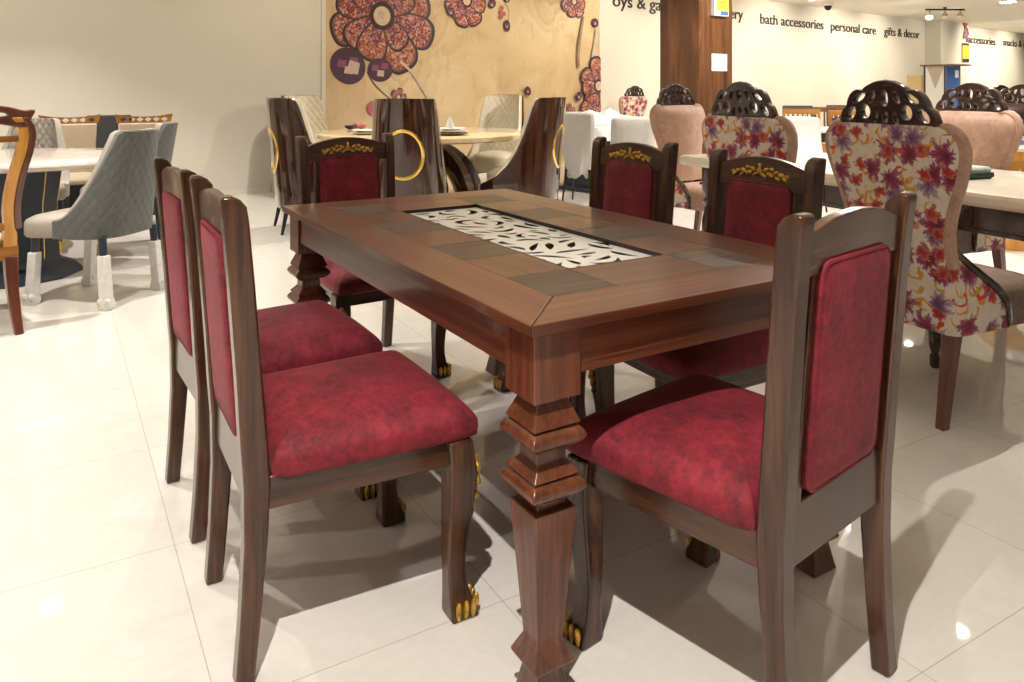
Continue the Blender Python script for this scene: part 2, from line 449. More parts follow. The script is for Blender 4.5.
lettering('oys & games', 612.5, 682, 9.5, 'black wall lettering reading oys & games, partly behind the wooden pillar')
lettering('stationery', 699, 742.5, 17.5, 'black wall lettering ending in ry just beyond the wooden pillar')
lettering('bath accessories', 760, 823, 26.5, 'black wall lettering reading bath accessories')
lettering('personal care', 830.5, 875.5, 32.5, 'black wall lettering reading personal care')
lettering('gifts & decor', 884, 919, 36.8, 'black wall lettering reading gifts & decor')
lettering('accessories', 968, 995, 44, 'black wall lettering reading accessories beside the pilaster', .22)
lettering('snacks & c', 1003, 1025, 46.5, 'black wall lettering beginning snacks & c at the far end', .22)

# ------------------------------------------------------------------ mural
def bead_mat(name, stops, scale):
    m, nt, b = new_mat(name)
    vo = node(nt, 'ShaderNodeTexVoronoi', Vector=coords(nt), Scale=scale)
    s = node(nt, 'ShaderNodeSeparateColor', Color=vo.outputs['Color'])
    nt.links.new(ramp(nt, s.outputs[0], stops), b.inputs['Base Color'])
    b.inputs['Roughness'].default_value = .6
    return m
def mural():
    s0, s1 = wall_s(324.5), wall_s(598)
    sm = (s0 + s1) / 2
    org = wall_pt(sm, 0, 0)
    def P(px, py):
        s, z = wall_at(px, py); return Vector((s - sm, z))
    # background print
    m0, nt, b = new_mat('mural_print')
    v = coords(nt)
    n = noise(nt, v, 1.3, 6, .6, .8); n2 = noise(nt, node(nt, 'ShaderNodeMapping', Vector=v, Scale=(1, 1, .3)).outputs[0], 6, 5, .6, .5)
    col = ramp(nt, n, [(.3, (.56, .40, .22)), (.5, (.66, .50, .29)), (.7, (.72, .58, .38))])
    for (px, py, k) in ((430, 25, 13), (405, 70, 15), (550, 5, 12)):
        q = P(px, py)
        d = node(nt, 'ShaderNodeVectorMath', _operation='DISTANCE'); nt.links.new(v, d.inputs[0]); d.inputs[1].default_value = (q.x, 0, q.y)
        ph = mth(nt, 'ADD', mth(nt, 'MULTIPLY', d.outputs['Value'], float(k)), mth(nt, 'MULTIPLY', n, 16.0))
        w = mth(nt, 'POWER', mth(nt, 'ABSOLUTE', mth(nt, 'SINE', ph)), 6.0)
        fall = mth(nt, 'MAXIMUM', mth(nt, 'SUBTRACT', .5, mth(nt, 'MULTIPLY', d.outputs['Value'], .65)), 0.0)
        col = mixc(nt, mth(nt, 'MULTIPLY', w, fall), col, (.40, .27, .15))
    col = mixc(nt, mth(nt, 'MULTIPLY', mth(nt, 'GREATER_THAN', n2, .62), .25), col, (.42, .28, .14))
    edge = mth(nt, 'MULTIPLY', mth(nt, 'LESS_THAN', node(nt, 'ShaderNodeSeparateXYZ', Vector=v).outputs[0], -(s1 - s0) / 2 + .55), .35)
    col = mixc(nt, mth(nt, 'MULTIPLY', edge, n2), col, (.36, .18, .12))
    nt.links.new(col, b.inputs['Base Color']); b.inputs['Roughness'].default_value = .55
    beads = bead_mat('mural_beads_red', [(.1, (.11, .03, .035)), (.35, (.36, .06, .04)), (.6, (.40, .13, .09)), (.85, (.55, .36, .32))], 42)
    beads2 = bead_mat('mural_beads_orange', [(.1, (.20, .04, .02)), (.4, (.45, .11, .05)), (.7, (.40, .17, .12)), (.95, (.6, .42, .36))], 42)
    beads3 = bead_mat('mural_beads_violet', [(.1, (.10, .03, .06)), (.4, (.30, .06, .07)), (.65, (.26, .10, .17)), (.9, (.52, .28, .24))], 42)
    rim = plain('mural_rim', (.17, .085, .06), .6); dark = plain('mural_dark', (.03, .02, .03), .5)
    gem = plain('mural_gem', (.07, .025, .05), .4); gemhi = plain('mural_gem_light', (.24, .07, .14), .4); pale = plain('mural_pale', (.55, .43, .38), .5)
    pearl = plain('mural_pearl', (.66, .50, .32), .4); pink = plain('mural_pink', (.45, .12, .14), .6)
    mats = [m0, beads, beads2, rim, dark, gem, gemhi, pale, pearl, pink, beads3]
    bm = bmesh.new(); L = (s1 - s0) / 2
    box(bm, -L, L, -.02, -.001, .1, HC - .02)
    lay = [.0205]
    def poly(pts, mi):
        pts = [p for p in pts if True]
        lay[0] += .00012
        cl = []
        for p in pts: cl.append((min(max(p[0], -L), L), -lay[0], min(max(p[1], .12), HC - .03)))
        f = bm.faces.new([bm.verts.new(p) for p in cl]); f.material_index = mi
        if f.normal.y > 0: f.normal_flip()
    def petal(c, ang, ln, wd, mi):
        d = Vector((math.cos(ang), math.sin(ang))); e = Vector((-d.y, d.x))
        prof = [(0.12, .12), (.3, .30), (.55, .46), (.8, .5), (.95, .36), (1.0, .12)]
        def pts(k):
            o = [c + d * (ln * (.5 + (t - .5) * k)) + e * (wd * w * k) for t, w in prof]
            o += [c + d * (ln * (.5 + (t - .5) * k)) - e * (wd * w * k) for t, w in reversed(prof)]
            return spline(o, 3, True)
        poly(pts(1.10), 4); poly(pts(.99), 3); poly(pts(.93), mi); poly([c + d * (ln * .22) + (p - c - d * (ln * .22)) * .55 for p in pts(.93)], 10)
    def disc(c, r, mi, ex=1.0, ang=0):
        ca, sa = math.cos(ang), math.sin(ang)
        poly([(c.x + r * (math.cos(t) * ca - ex * math.sin(t) * sa), c.y + r * (math.cos(t) * sa + ex * math.sin(t) * ca)) for t in [2 * PI * k / 24 for k in range(24)]], mi)
    def flower(px, py, rpx, pr, angs, two=True):
        c = P(px, py); sc = (P(px, py + 10) - c).length / 10
        for i, (a, k, w) in enumerate(angs): petal(c, rad(a), rpx * sc * k, rpx * sc * w, 1 if (i % 2 == 0) else 2)
        disc(c, pr * sc * 1.5, 4); disc(c, pr * sc * 1.08, 3); disc(c, pr * sc, 8)
        disc(c + Vector((-.1, .12)) * pr * sc, pr * sc * .45, 7)
    flower(381, 16, 52, 9.5, [(200, 1.08, .62), (128, .9, .55), (165, .95, .5), (20, 1.1, .7), (-18, 1.2, .62), (-60, 1.15, .7), (60, 1.0, .7), (95, 1.0, .6), (215, .9, .5), (-110, .88, .62), (-50, .75, .45), (145, .7, .35), (35, .8, .5)])
    def gemshape(px, py, r, ex, ang):
        c = P(px, py); sc = (P(px, py + 10) - c).length / 10; r *= sc
        disc(c, r, 5, ex, ang)
        for a, k, mi in ((40, .5, 6), (160, .45, 6), (-80, .25, 7)):
            q = c + Vector((math.cos(rad(a)), math.sin(rad(a)))) * r * k * .9
            d = r * .3
            poly([(q.x - d, q.y - d * .6), (q.x + d * .8, q.y - d * .8), (q.x + d, q.y + d * .6), (q.x - d * .7, q.y + d * .7)], mi)
        return c
    gemshape(347, 66, 18, 1.12, 1.1); gemshape(379, 70, 14.5, .82, 0)
    q = P(352, 67); d = .095; poly([(q.x - d, q.y - d * .7), (q.x + d * .7, q.y - d), (q.x + d, q.y + d * .5), (q.x - d * .5, q.y + d * .9)], 7)
    def strand(pts, r, mi, step=None):
        S = spline([P(*p) for p in pts], 8)
        for a, b in zip(S, S[1:]):
            e = Vector((-(b - a).y, (b - a).x)).normalized() * r
            poly([a - e, b - e, b + e, a + e], mi)
    strand([(366, 72), (374, 85), (390, 100)], .006, 4)
    S = spline([P(*p) for p in [(400, 62), (412, 74), (421, 88), (428, 100)]], 7)
    for p in S: disc(p, .022, 7); disc(p, .014, 8)
    flower(397, 97, 9, 2, [(0, 1, .7), (72, 1, .7), (144, 1, .7), (216, 1, .7), (288, 1, .7)])
    disc(P(372, 108), .09, 9)
    flower(465, 1, 26, 4.5, [(200, 1, .65), (255, 1.0, .65), (300, 1.0, .7), (-10, .9, .6), (60, .9, .6), (130, .9, .6), (225, .9, .4)])
    gemshape(449, 12, 5, .9, 0); gemshape(490, 4, 5.5, .8, .6); gemshape(505, 0, 4, .7, 0); gemshape(505, 26, 4.2, 1.4, .1)
    strand([(504, 4), (507, 12), (506, 22)], .004, 4)
    for p in ((500, 8), (499, 12), (502, 14), (499, 17)): disc(P(*p), .035, 9)
    flower(572, 2, 17, 2.6, [(200, 1, .65), (255, .9, .6), (310, 1.0, .65), (-10, .9, .6), (80, .9, .6)])
    gemshape(593, 23, 4.5, 1, 0)
    S = spline([P(*p) for p in [(581, 18), (578, 36), (576, 50), (576, 66)]], 9)
    for p in S: disc(p, .025, 3); disc(p, .012, 7)
    S = spline([P(*p) for p in [(594, 30), (592, 45), (590, 56)]], 5)
    for p in S: disc(p, .025, 7)
    flower(596, 86, 26, 4.5, [(150, 1, .6), (185, .85, .55), (225, .9, .5), (100, 1.1, .6), (-95, 1.25, .85), (-120, 1.0, .6), (60, .9, .5)])
    flower(592, 112, 18, 1, [(100, 1, 1.0), (160, 1.1, .7), (20, 1, .7)])
    gemshape(576, 96, 5, .8, .8); gemshape(525, 91, 4, 1.2, .5)
    flower(566, 113, 9, 1, [(100, 1, 1.0), (160, 1.1, .7), (20, 1, .7)])
    o = obj('wall_mural', bm, mats, smooth=False)
    o.location = org; o.rotation_euler = (0, 0, WANG)
    tag(o, 'large beige mural of jewelled red flowers on the back wall', 'mural')
    for x in (-L - .05, L):
        bm = bmesh.new(); box(bm, x, x + .05, -.03, -.001, .1, HC - .02); obj('border_strip', bm, M['wall'], o, smooth=False)
mural()

# ------------------------------------------------------------------ red dining table
TH = .5456; TO = Vector((.0347, 1.4352, 0)); TW, TL = .962, 1.712
def tloc(a, b, z=0): return TO + Vector((a * math.cos(TH) - b * math.sin(TH), a * math.sin(TH) + b * math.cos(TH), z))
def dining_table():
    t = thing('dining_table', 'large dark brown wooden dining table with white fretwork inset in its top', 'table', TO, TH)
    W, L, zt, th = TW, TL, .76, .022
    bd = .15
    def prism(pts, z0, z1):
        bm = bmesh.new(); loft(bm, [[(x, y, z) for x, y in pts] for z in (z0, z1)]); return bm
    g = .0009
    s = [((g * 2, 0), (W - g * 2, 0), (W - bd - g * 2, bd), (bd + g * 2, bd)), ((0, g * 2), (bd, bd + g * 2), (bd, L - bd - g * 2), (0, L - g * 2)),
         ((g * 2, L), (bd + g * 2, L - bd), (W - bd - g * 2, L - bd), (W - g * 2, L)), ((W, g * 2), (W, L - g * 2), (W - bd, L - bd - g * 2), (W - bd, bd + g * 2))]
    for k, p in enumerate(s): obj('border_board', prism(p, zt - th, zt), M['table_x' if k % 2 == 0 else 'table_y'], t, bevel=.0012, smooth=False, seg=1)
    # inner field: columns of alternating blocks left and right of the fretwork, plain blocks at the ends
    a0, a1, a2, a3 = bd, .325, W - .325, W - bd
    bs = [bd, .337, .553, .752, .965, 1.165, 1.375, L - bd]
    for x0, x1 in ((a0, a1), (a2, a3)):
        for k in range(7):
            bm = bmesh.new(); box(bm, x0 + g, x1 - g, bs[k] + g, bs[k + 1] - g, zt - th, zt - .0004)
            obj('inlay_block', bm, M['inlay'] if k % 2 == 0 else M['table_y'], t, smooth=False)
    for y0, y1 in ((bs[0], bs[1]), (bs[6], bs[7])):
        bm = bmesh.new(); box(bm, a1 + g, a2 - g, y0 + g, y1 - g, zt - th, zt - .0004)
        obj('inlay_block', bm, M['table_x'], t, smooth=False)
    # backing and recess
    bm = bmesh.new(); box(bm, .03, W - .03, .03, L - .03, zt - th - .012, zt - th - .0006); obj('backing_board', bm, M['recess'], t, smooth=False)
    bm = bmesh.new(); e = .004
    for x0, x1, y0, y1 in ((a1, a1 + e, bs[1], bs[6]), (a2 - e, a2, bs[1], bs[6]), (a1, a2, bs[1], bs[1] + e), (a1, a2, bs[6] - e, bs[6])):
        box(bm, x0, x1, y0, y1, zt - th, zt - .0002)
    obj('recess_frame', bm, M['recess'], t, smooth=False)
    # fretwork
    x0, x1, y0, y1 = a1 + e, a2 - e, bs[1] + e, bs[6] - e
    R = random.Random(11); holes = []; cs = []
    tries = 0
    while len(holes) < 60 and tries < 60000:
        tries += 1
        ln = R.uniform(.065, .13) if tries < 12000 else (R.uniform(.045, .08) if tries < 30000 else R.uniform(.03, .045))
        wd = R.uniform(.0105, .0155) if tries < 30000 else R.uniform(.009, .012); bend = R.uniform(-.55, .55); an = R.uniform(0, 2 * PI)
        c = Vector((R.uniform(x0 + .015, x1 - .015), R.uniform(y0 + .015, y1 - .015)))
        d = Vector((math.cos(an), math.sin(an))); n = Vector((-d.y, d.x))
        spine = [c + d * (ln * (u - .5)) + n * (bend * ln * (1 - (2 * u - 1) ** 2)) for u in [i / 7 for i in range(8)]]
        if any(not (x0 + .009 < p.x < x1 - .009 and y0 + .009 < p.y < y1 - .009) for p in spine): continue
        if any((p - q).length < wd * .9 + qw + .0095 for p in spine for q, qw in cs): continue
        w = [wd * (math.sin(PI * min(1, u * 1.02)) ** .7) * (.55 + .6 * (1 - u)) + .0008 for u in [i / 7 for i in range(8)]]
        left, right = [], []
        for i, p in enumerate(spine):
            tt = (spine[min(i + 1, 7)] - spine[max(i - 1, 0)]).normalized(); m = Vector((-tt.y, tt.x))
            left.append(p + m * w[i]); right.append(p - m * w[i])
        holes.append([tuple(p) for p in left + right[::-1]])
        cs += [(p, ww * .8) for p, ww in zip(spine, w)]
    me = flat_shape([(x0, y0), (x1, y0), (x1, y1), (x0, y1)], holes, .0014)
    for v in me.vertices: v.co.z += zt - .0125
    fo = obj_me('fretwork_panel', me, M['lattice'], t, smooth=False); fo['label'] = 'white fretwork panel'
    # apron
    hb = .054; c = .077; zb, za = .600, .640
    bm = bmesh.new(); box(bm, c + hb, W - c - hb, c - hb + .008, c - hb + .03, za, zt - th); obj('apron', bm, M['table_x'], t, bevel=.002)
    bm = bmesh.new(); box(bm, c + hb, W - c - hb, L - c + hb - .03, L - c + hb - .008, za, zt - th); obj('apron', bm, M['table_x'], t, bevel=.002)
    bm = bmesh.new(); box(bm, c - hb + .008, c - hb + .03, c + hb, L - c - hb, za, zt - th); obj('apron', bm, M['table_y'], t, bevel=.002)
    bm = bmesh.new(); box(bm, W - c + hb - .03, W - c + hb - .008, c + hb, L - c - hb, za, zt - th); obj('apron', bm, M['table_y'], t, bevel=.002)
    tor = lambda z0, z1, r0, r1: [(r0 + (r1 - r0) * math.sin(PI * k / 8), z0 + (z1 - z0) * (k / 8)) for k in range(9)]
    prof = [(.037, .0), (.042, .002), (.0395, .012), (.029, .066), (.030, .070), (.0465, .080), (.0465, .086), (.0285, .122), (.0295, .135),
            (.0475, .372), (.0475, .384), (.033, .386), (.033, .400)]
    prof += tor(.404, .449, .044, .063) + [(.055, .4495), (.033, .474), (.033, .498), (.036, .499)] + tor(.502, .547, .044, .063) + [(.055, .5475), (.037, .590), (.037, .600)]
    for x, y in ((c, c), (W - c, c), (c, L - c), (W - c, L - c)):
        bm = bmesh.new()
        loft(bm, [rect_ring(x, y, z, r, r) for r, z in prof])
        lg = obj('leg', bm, M['table_z'], t, bevel=.0025, ang=38)
        bm = bmesh.new(); box(bm, x - hb, x + hb, y - hb, y + hb, zb, zt - th - .0005)
        obj('corner_block', bm, M['table_z'], lg, bevel=.002)
    return t
dining_table()

# ------------------------------------------------------------------ red dining chairs
YC = [(0, -.004), (.12, .006), (.28, .016), (.40, .018), (.48, .012), (.62, .002), (.8, -.012), (.93, -.024), (.965, -.029), (.975, -.034), (.985, -.042)]
def yb(z): return lerp(YC, z)
def red_chair():
    t = thing('dining_chair', '', 'chair')
    for s in (-1, 1):
        bm = bmesh.new()
        sec = [(0, .019, .021), (.12, .020, .0215), (.28, .023, .022), (.40, .0265, .022), (.48, .0265, .022), (.62, .025, .022), (.8, .0245, .022), (.93, .0245, .022), (.962, .024, .022), (.976, .019, .022), (.985, .009, .021)]
        loft(bm, [rect_ring(s * (.186 + .0215 * z), yb(z), z, hw, hd) for z, hd, hw in sec])
        obj('back_post', bm, M['chair_z'], t, bevel=.005, ang=30, seg=2)
    # top rail
    n = 12; bm = bmesh.new(); rings = []
    for k in range(n + 1):
        u = -1 + 2 * k / n; x = u * .184
        zt_ = .940 + .033 * (1 - u * u); zl = .868 + (.020 * (1 - (u / .78) ** 2) if abs(u) < .78 else 0)
        if abs(u) > .78: zl = .868
        rings.append([(x, yb(zl) - .015, zl), (x, yb(zt_) - .013, zt_), (x, yb(zt_) + .013, zt_), (x, yb(zl) + .015, zl)])
    loft(bm, rings); rail = obj('top_rail', bm, M['chair_x'], t, bevel=.004)
    # gilded carving on the front of the rail
    bm = bmesh.new()
    def leaf(x, z, lx, lz, a=0): blob(bm, Vector((x, yb(z) + .0155, z)), (lx, .006, lz), rot_y(a), 8)
    leaf(0, .926, .010, .014); leaf(0, .945, .006, .008)
    for s in (-1, 1):
        for k, (dx, z, lx, lz, a) in enumerate([(.02, .916, .014, .006, .5), (.03, .934, .013, .007, -.4), (.048, .920, .015, .008, .3), (.055, .937, .009, .007, 0), (.072, .926, .013, .007, -.5), (.082, .911, .011, .006, .5), (.098, .922, .013, .008, .2), (.113, .910, .012, .006, .6), (.122, .919, .008, .007, 0)]):
            leaf(s * dx * .95, z - .002, lx, lz, s * a)
    obj('gilded_carving', bm, M['goldpaint'], rail)
    # stiles
    for s in (-1, 1):
        bm = bmesh.new()
        loft(bm, [rect_ring(s * .1445, yb(z), z, .009, .013) for z in (.44, .55, .7, .875)])
        obj('back_stile', bm, M['chair_z'], t, bevel=.002)
    bm = bmesh.new(); box(bm, -.180, .180, .001, .031, .345, .458); obj('rear_rail', bm, M['chair_x'], t, bevel=.004)
    # padded panel
    bm = bmesh.new(); hx, hz, zc = .134, .212, .679
    rings = []
    for off, k in ((-.028, .0), (-.028, .55), (-.0265, .8), (-.0225, .955), (-.017, 1.0), (.017, 1.0), (.0225, .955), (.0265, .8), (.028, .55), (.028, .0)):
        pts = round_rect(hx, hz, .028, 5)
        rings.append([(x * (k if k < .5 else (1 - (1 - k) * .35 if k < 1 else 1)) if k else x * .02, 0, 0) for x, z in pts])
        sc = 0.02 if k == 0 else k
        mar = (1 - sc) * hx
        rr = []
        for x, z in pts:
            fx = (hx - mar) / hx; fz = (hz - mar) / hz
            if k == 0: fx, fz = .02, (hz - hx * .98) / hz
            zz = zc + z * fz
            rr.append((x * fx, yb(zz) + off, zz))
        rings[-1] = rr
    loft(bm, rings)
    pan = obj('back_panel', bm, M['red'], t, ang=60)
    for off in (-.019, .019):
        bm = bmesh.new(); tube(bm, [(x, yb(zc + z) + off, zc + z) for x, z in round_rect(hx - .002, hz - .002, .027, 5)], .0045, 6, True)
        obj('piping', bm, M['red'], pan)
    # seat frame
    for s in (-1, 1):
        bm = bmesh.new()
        q = [(s * .190, .03), (s * .212, .03), (s * .228, .44), (s * .206, .44)]
        loft(bm, [[(x, y, z) for x, y in q] for z in (.345, .412)]); obj('side_rail', bm, M['chair_y'], t, bevel=.003)
    bm = bmesh.new(); box(bm, -.2, .2, .434, .456, .345, .412); obj('front_rail', bm, M['chair_x'], t, bevel=.003)
    # cushion
    base = spline([(-.180, .046), (.180, .046), (.213, .05), (.224, .10), (.234, .25), (.243, .42), (.242, .488), (.215, .506), (0, .512), (-.215, .506), (-.242, .488), (-.243, .42), (-.234, .25), (-.224, .10), (-.213, .05)], 3, True)
    cy = .27; bm = bmesh.new(); rings = []
    for z, k in ((.402, .965), (.408, .992), (.426, 1.0), (.442, .995), (.454, .97), (.468, .91), (.480, .81), (.491, .62), (.498, .38), (.501, .12)):
        rings.append([(p.x * k, cy + (p.y - cy) * k, z) for p in base])
    loft(bm, rings); obj('seat_cushion', bm, M['red'], t, ang=60)
    # cabriole front legs, set on the diagonal
    for s in (-1, 1):
        lk = 1.17
        spin = Matrix.Translation((s * .214, .455, 0))
        sec = [(0, .011, .027, .028), (.022, .010, .026, .028), (.05, .003, .021, .022), (.10, -.002, .0185, .0185), (.17, -.001, .0205, .0205), (.25, .005, .024, .025), (.32, .009, .0265, .028), (.37, .006, .026, .026), (.402, .003, .025, .025)]
        pts = spline([Vector((z, y, hx)) for z, y, hx, hy in sec], 3); hy = spline([Vector((z, h, 0)) for z, y, x, h in sec], 3)
        bm = bmesh.new()
        loft(bm, [rect_ring(s * p.y * .55, p.y, max(0, p.x), p.z * lk, q.y * lk) for p, q in zip(pts, hy)])
        bm.transform(spin); lg = obj('front_leg', bm, M['chair_z'], t, bevel=.005, ang=40)
        bm = bmesh.new()
        for k in (-1, 0, 1):
            blob(bm, Vector((s * .006 + k * .018, .040, .022)), (.0072, .009, .025), Matrix.Rotation(-.2, 3, 'X'))
            blob(bm, Vector((s * .035, .011 + k * .018, .022)), (.009, .0072, .025), Matrix.Rotation(s * .2, 3, 'Y'))
        bm.transform(spin); obj('gilded_claw', bm, M['goldpaint'], lg)
        bm = bmesh.new()
        for dx, z, lx, lz, a in ((0, .345, .009, .016, 0), (-.010, .335, .007, .014, .5), (.010, .335, .007, .014, -.5), (0, .312, .010, .014, 0), (-.012, .305, .007, .012, .6), (.012, .305, .007, .012, -.6), (0, .282, .008, .014, 0), (-.008, .27, .006, .010, .4), (.008, .27, .006, .010, -.4), (0, .252, .006, .014, 0), (0, .228, .004, .012, 0)):
            yy = lerp([(.22, .027), (.25, .033), (.32, .042), (.37, .038)], z)
            blob(bm, Vector((dx + s * .014, yy + .004, z)), (lx * 1.15, .0095, lz), rot_y(a), 8)
        bm.transform(spin); obj('gilded_acanthus', bm, M['goldpaint'], lg)
    return t
chair0 = red_chair()
CH = [(-.632, 1.743, .5195, 'red velvet dining chair nearest the viewer on the left of the brown table'),
      (-.933, 2.232, .5763, 'red velvet dining chair just behind the nearest one on the left of the brown table'),
      (.623, 1.491, 2.2813, 'red velvet dining chair seen from behind in the right foreground'),
      (.476, 3.200, 3.7579, 'red dining chair with gilded top rail, farther one right of the brown table'),
      (.799, 2.543, 3.6391, 'red dining chair with gilded top rail, nearer one right of the brown table'),
      (-.737, 3.525, -.9836, 'red velvet dining chair with gilded top rail at the far end of the brown table')]
for i, (x, y, yaw, lab) in enumerate(CH):
    o = chair0 if i == 0 else dup(chair0)
    o.location = (x, y, 0); o.rotation_euler = (0, 0, yaw - PI / 2)
    tag(o, lab, 'chair', 'red velvet dining chairs around the brown table')

# ------------------------------------------------------------------ U-shaped shells (barrel chairs, wing chairs)
def u_path(hw, dp, n=15, ex=.62, front=None):
    """points of a U seen from above, from right front tip round the back to the left tip; back at y=0, tips at y=dp"""
    out = []
    for k in range(2 * n + 1):
        u = -1 + k / n
        a = u * PI / 2
        x = hw * math.copysign(abs(math.sin(a)) ** ex, a)
        y = dp * (1 - math.cos(a) ** .55 if abs(u) < 1 else 1)
        out.append((u, Vector((x, y))))
    return out
def resample(path, n):
    P = [p for _, p in path]; d = [0]
    for a, b in zip(P, P[1:]): d.append(d[-1] + (b - a).length)
    out = []; j = 0
    for k in range(n + 1):
        t = d[-1] * k / n
        while j < len(d) - 2 and d[j + 1] < t: j += 1
        f = (t - d[j]) / max(1e-9, d[j + 1] - d[j])
        out.append(P[j] + (P[j + 1] - P[j]) * f)
    return out, d[-1]
def shell(bm, hw, dp, ztop, zbot, t, rake, nu=36, nv=10, inset=0, drop=0, flare=None):
    """ztop(u), u in -1..1 along the U; walls t thick, leaning back by rake per metre; returns bmesh with uv"""
    path, ln = resample(u_path(hw - inset, dp - inset * .3, 40), nu)
    inner, _ = resample(u_path(hw - inset - t, dp - inset * .3 - t * .3, 40), nu)
    uvl = bm.loops.layers.uv.verify()
    def P(i, v, src, off):
        u = -1 + 2 * i / nu
        zt = ztop(u) - drop; z = zbot + (zt - zbot) * v
        p = src[i]; back = max(0, 1 - abs(u) * 1.3)
        fl = flare(z) if flare else 1
        return Vector((p.x * fl, p.y + off - rake * (z - zbot) * (back ** .6 if back > 0 else 0), z)), (u * ln / 2, z)
    O = [[P(i, v / nv, path, inset) for i in range(nu + 1)] for v in range(nv + 1)]
    I = [[P(i, v / nv, inner, inset + t) for i in range(nu + 1)] for v in range(nv + 1)]
    VO = [[bm.verts.new(p) for p, _ in r] for r in O]; VI = [[bm.verts.new(p) for p, _ in r] for r in I]
    def face(vs, uvs):
        f = bm.faces.new(vs)
        for l, c in zip(f.loops, uvs): l[uvl].uv = c
    for G, V in ((O, VO), (I, VI)):
        for v in range(nv):
            for i in range(nu):
                ids = ((v, i), (v, i + 1), (v + 1, i + 1), (v + 1, i))
                face([V[a][b] for a, b in ids], [G[a][b][1] for a, b in ids])
    for v in (0, nv):
        for i in range(nu): face([VO[v][i], VO[v][i + 1], VI[v][i + 1], VI[v][i]], [O[v][i][1]] * 4)
    for i in (0, nu):
        for v in range(nv): face([VO[v][i], VO[v + 1][i], VI[v + 1][i], VI[v][i]], [O[v][i][1]] * 4)
def shell_point(hw, dp, zbot, rake, flare, u, z):
    path, ln = resample(u_path(hw, dp, 40), 60)
    i = (u + 1) / 2 * 60; k = min(59, int(i)); f = i - k
    p = path[k] + (path[k + 1] - path[k]) * f
    back = max(0, 1 - abs(u) * 1.3)
    return Vector((p.x * flare(z), p.y - rake * (z - zbot) * back ** .6, z)), ln
def sweep_top(zhi, zlo, u0, u1, p=1.6):
    def f(u):
        a = abs(u)
        if a <= u0: return zhi
        if a >= u1: return zlo
        k = (a - u0) / (u1 - u0)
        return zlo + (zhi - zlo) * (1 - k) ** p
    return f
def tapered_leg(name, x, y, z1, r0, r1, sx, sy, m, parent, n=12):
    bm = bmesh.new()
    loft(bm, [circ(x + sx * (1 - k), y + sy * (1 - k), z1 * k, r0 + (r1 - r0) * k, n) for k in (0, .12, .5, 1)])
    return obj(name, bm, m, parent)
def cushion(bm, pts, z0, z1, puff=.03):
    c = sum((Vector(p) for p in pts), Vector((0, 0))) / len(pts)
    rings = []
    for z, k in ((z0, .97), (z0 + .012, 1), (z1 - .025, 1), (z1 - .008, .97), (z1 + puff * .4, .86), (z1 + puff * .8, .6), (z1 + puff, .25)):
        rings.append([(c.x + (p[0] - c.x) * k, c.y + (p[1] - c.y) * k, z) for p in pts])
    loft(bm, rings)

# brown lacquered ring chairs round the honey marble table
def ring_chair():
    t = thing('barrel_chair', '', 'chair')
    hw, dp = .32, .60
    tab = [(0, 1.115), (.42, 1.11), (.46, 1.03), (.52, .82), (.59, .66), (.68, .53), (.80, .43), (.92, .38), (1, .35)]
    top = lambda u: lerp(tab, abs(u))
    fl = lambda z: 1.0 - .13 * max(0, (z - .35)) / .75
    bm = bmesh.new(); shell(bm, hw, dp, top, .20, .02, .10, 60, 12, flare=fl)
    obj('lacquered_shell', bm, M['lacquer'], t, ang=50)
    bm = bmesh.new(); shell(bm, hw, dp, top, .30, .028, .10, 60, 12, inset=.021, drop=.004, flare=fl)
    obj('quilted_lining', bm, M['cream'], t, ang=50)
    bm = bmesh.new()
    pts = [(.225 * math.copysign(abs(math.sin(a)) ** .6, math.sin(a)), .34 - .28 * math.copysign(abs(math.cos(a)) ** .6, math.cos(a))) for a in [2 * PI * k / 32 for k in range(32)]]
    cushion(bm, pts, .26, .45); obj('seat_cushion', bm, plain('cream_seat_leather', (.70, .62, .47), .4, var=.04), t, ang=60)
    bm = bmesh.new(); ln = shell_point(hw, dp, .20, .10, fl, 0, .5)[1]; pp = []
    for k in range(48):
        a = 2 * PI * k / 48
        p = shell_point(hw, dp, .20, .10, fl, -.165 * math.sin(a) / (ln / 2), .68 + .185 * math.cos(a))[0]
        pp.append(p + Vector((-p.x * .02, .008, 0)))
    tube(bm, pp, .0175, 8, True)
    obj('gold_ring', bm, M['gold'], t)
    for sx in (-1, 1):
        for y, sy in ((.06, -.05), (.46, .03)): tapered_leg('leg', sx * .20, y, .24, .012, .022, sx * .03, sy, M['darkmetal'], t)
    return t
rc = ring_chair()
RC = [((-.84, 6.05), 92, 'lacquered brown barrel chair with full gold ring, facing away from us'),
      ((-1.97, 6.55), 24, 'lacquered brown barrel chair at the left front of the honey marble table'),
      ((.39, 6.95), 163, 'lacquered brown barrel chair with sweeping arm at the right of the honey marble table'),
      ((-.06, 9.15), 250, 'cream quilted barrel chair facing us on the far right of the honey marble table'),
      ((-2.42, 8.75), -40, 'cream quilted barrel chair on the far left of the honey marble table')]
for i, ((x, y), deg, lab) in enumerate(RC):
    o = rc if i == 0 else dup(rc)
    o.location = (x, y, 0); o.rotation_euler = (0, 0, rad(deg - 90))
    tag(o, lab, 'chair', 'barrel chairs round the honey marble table')

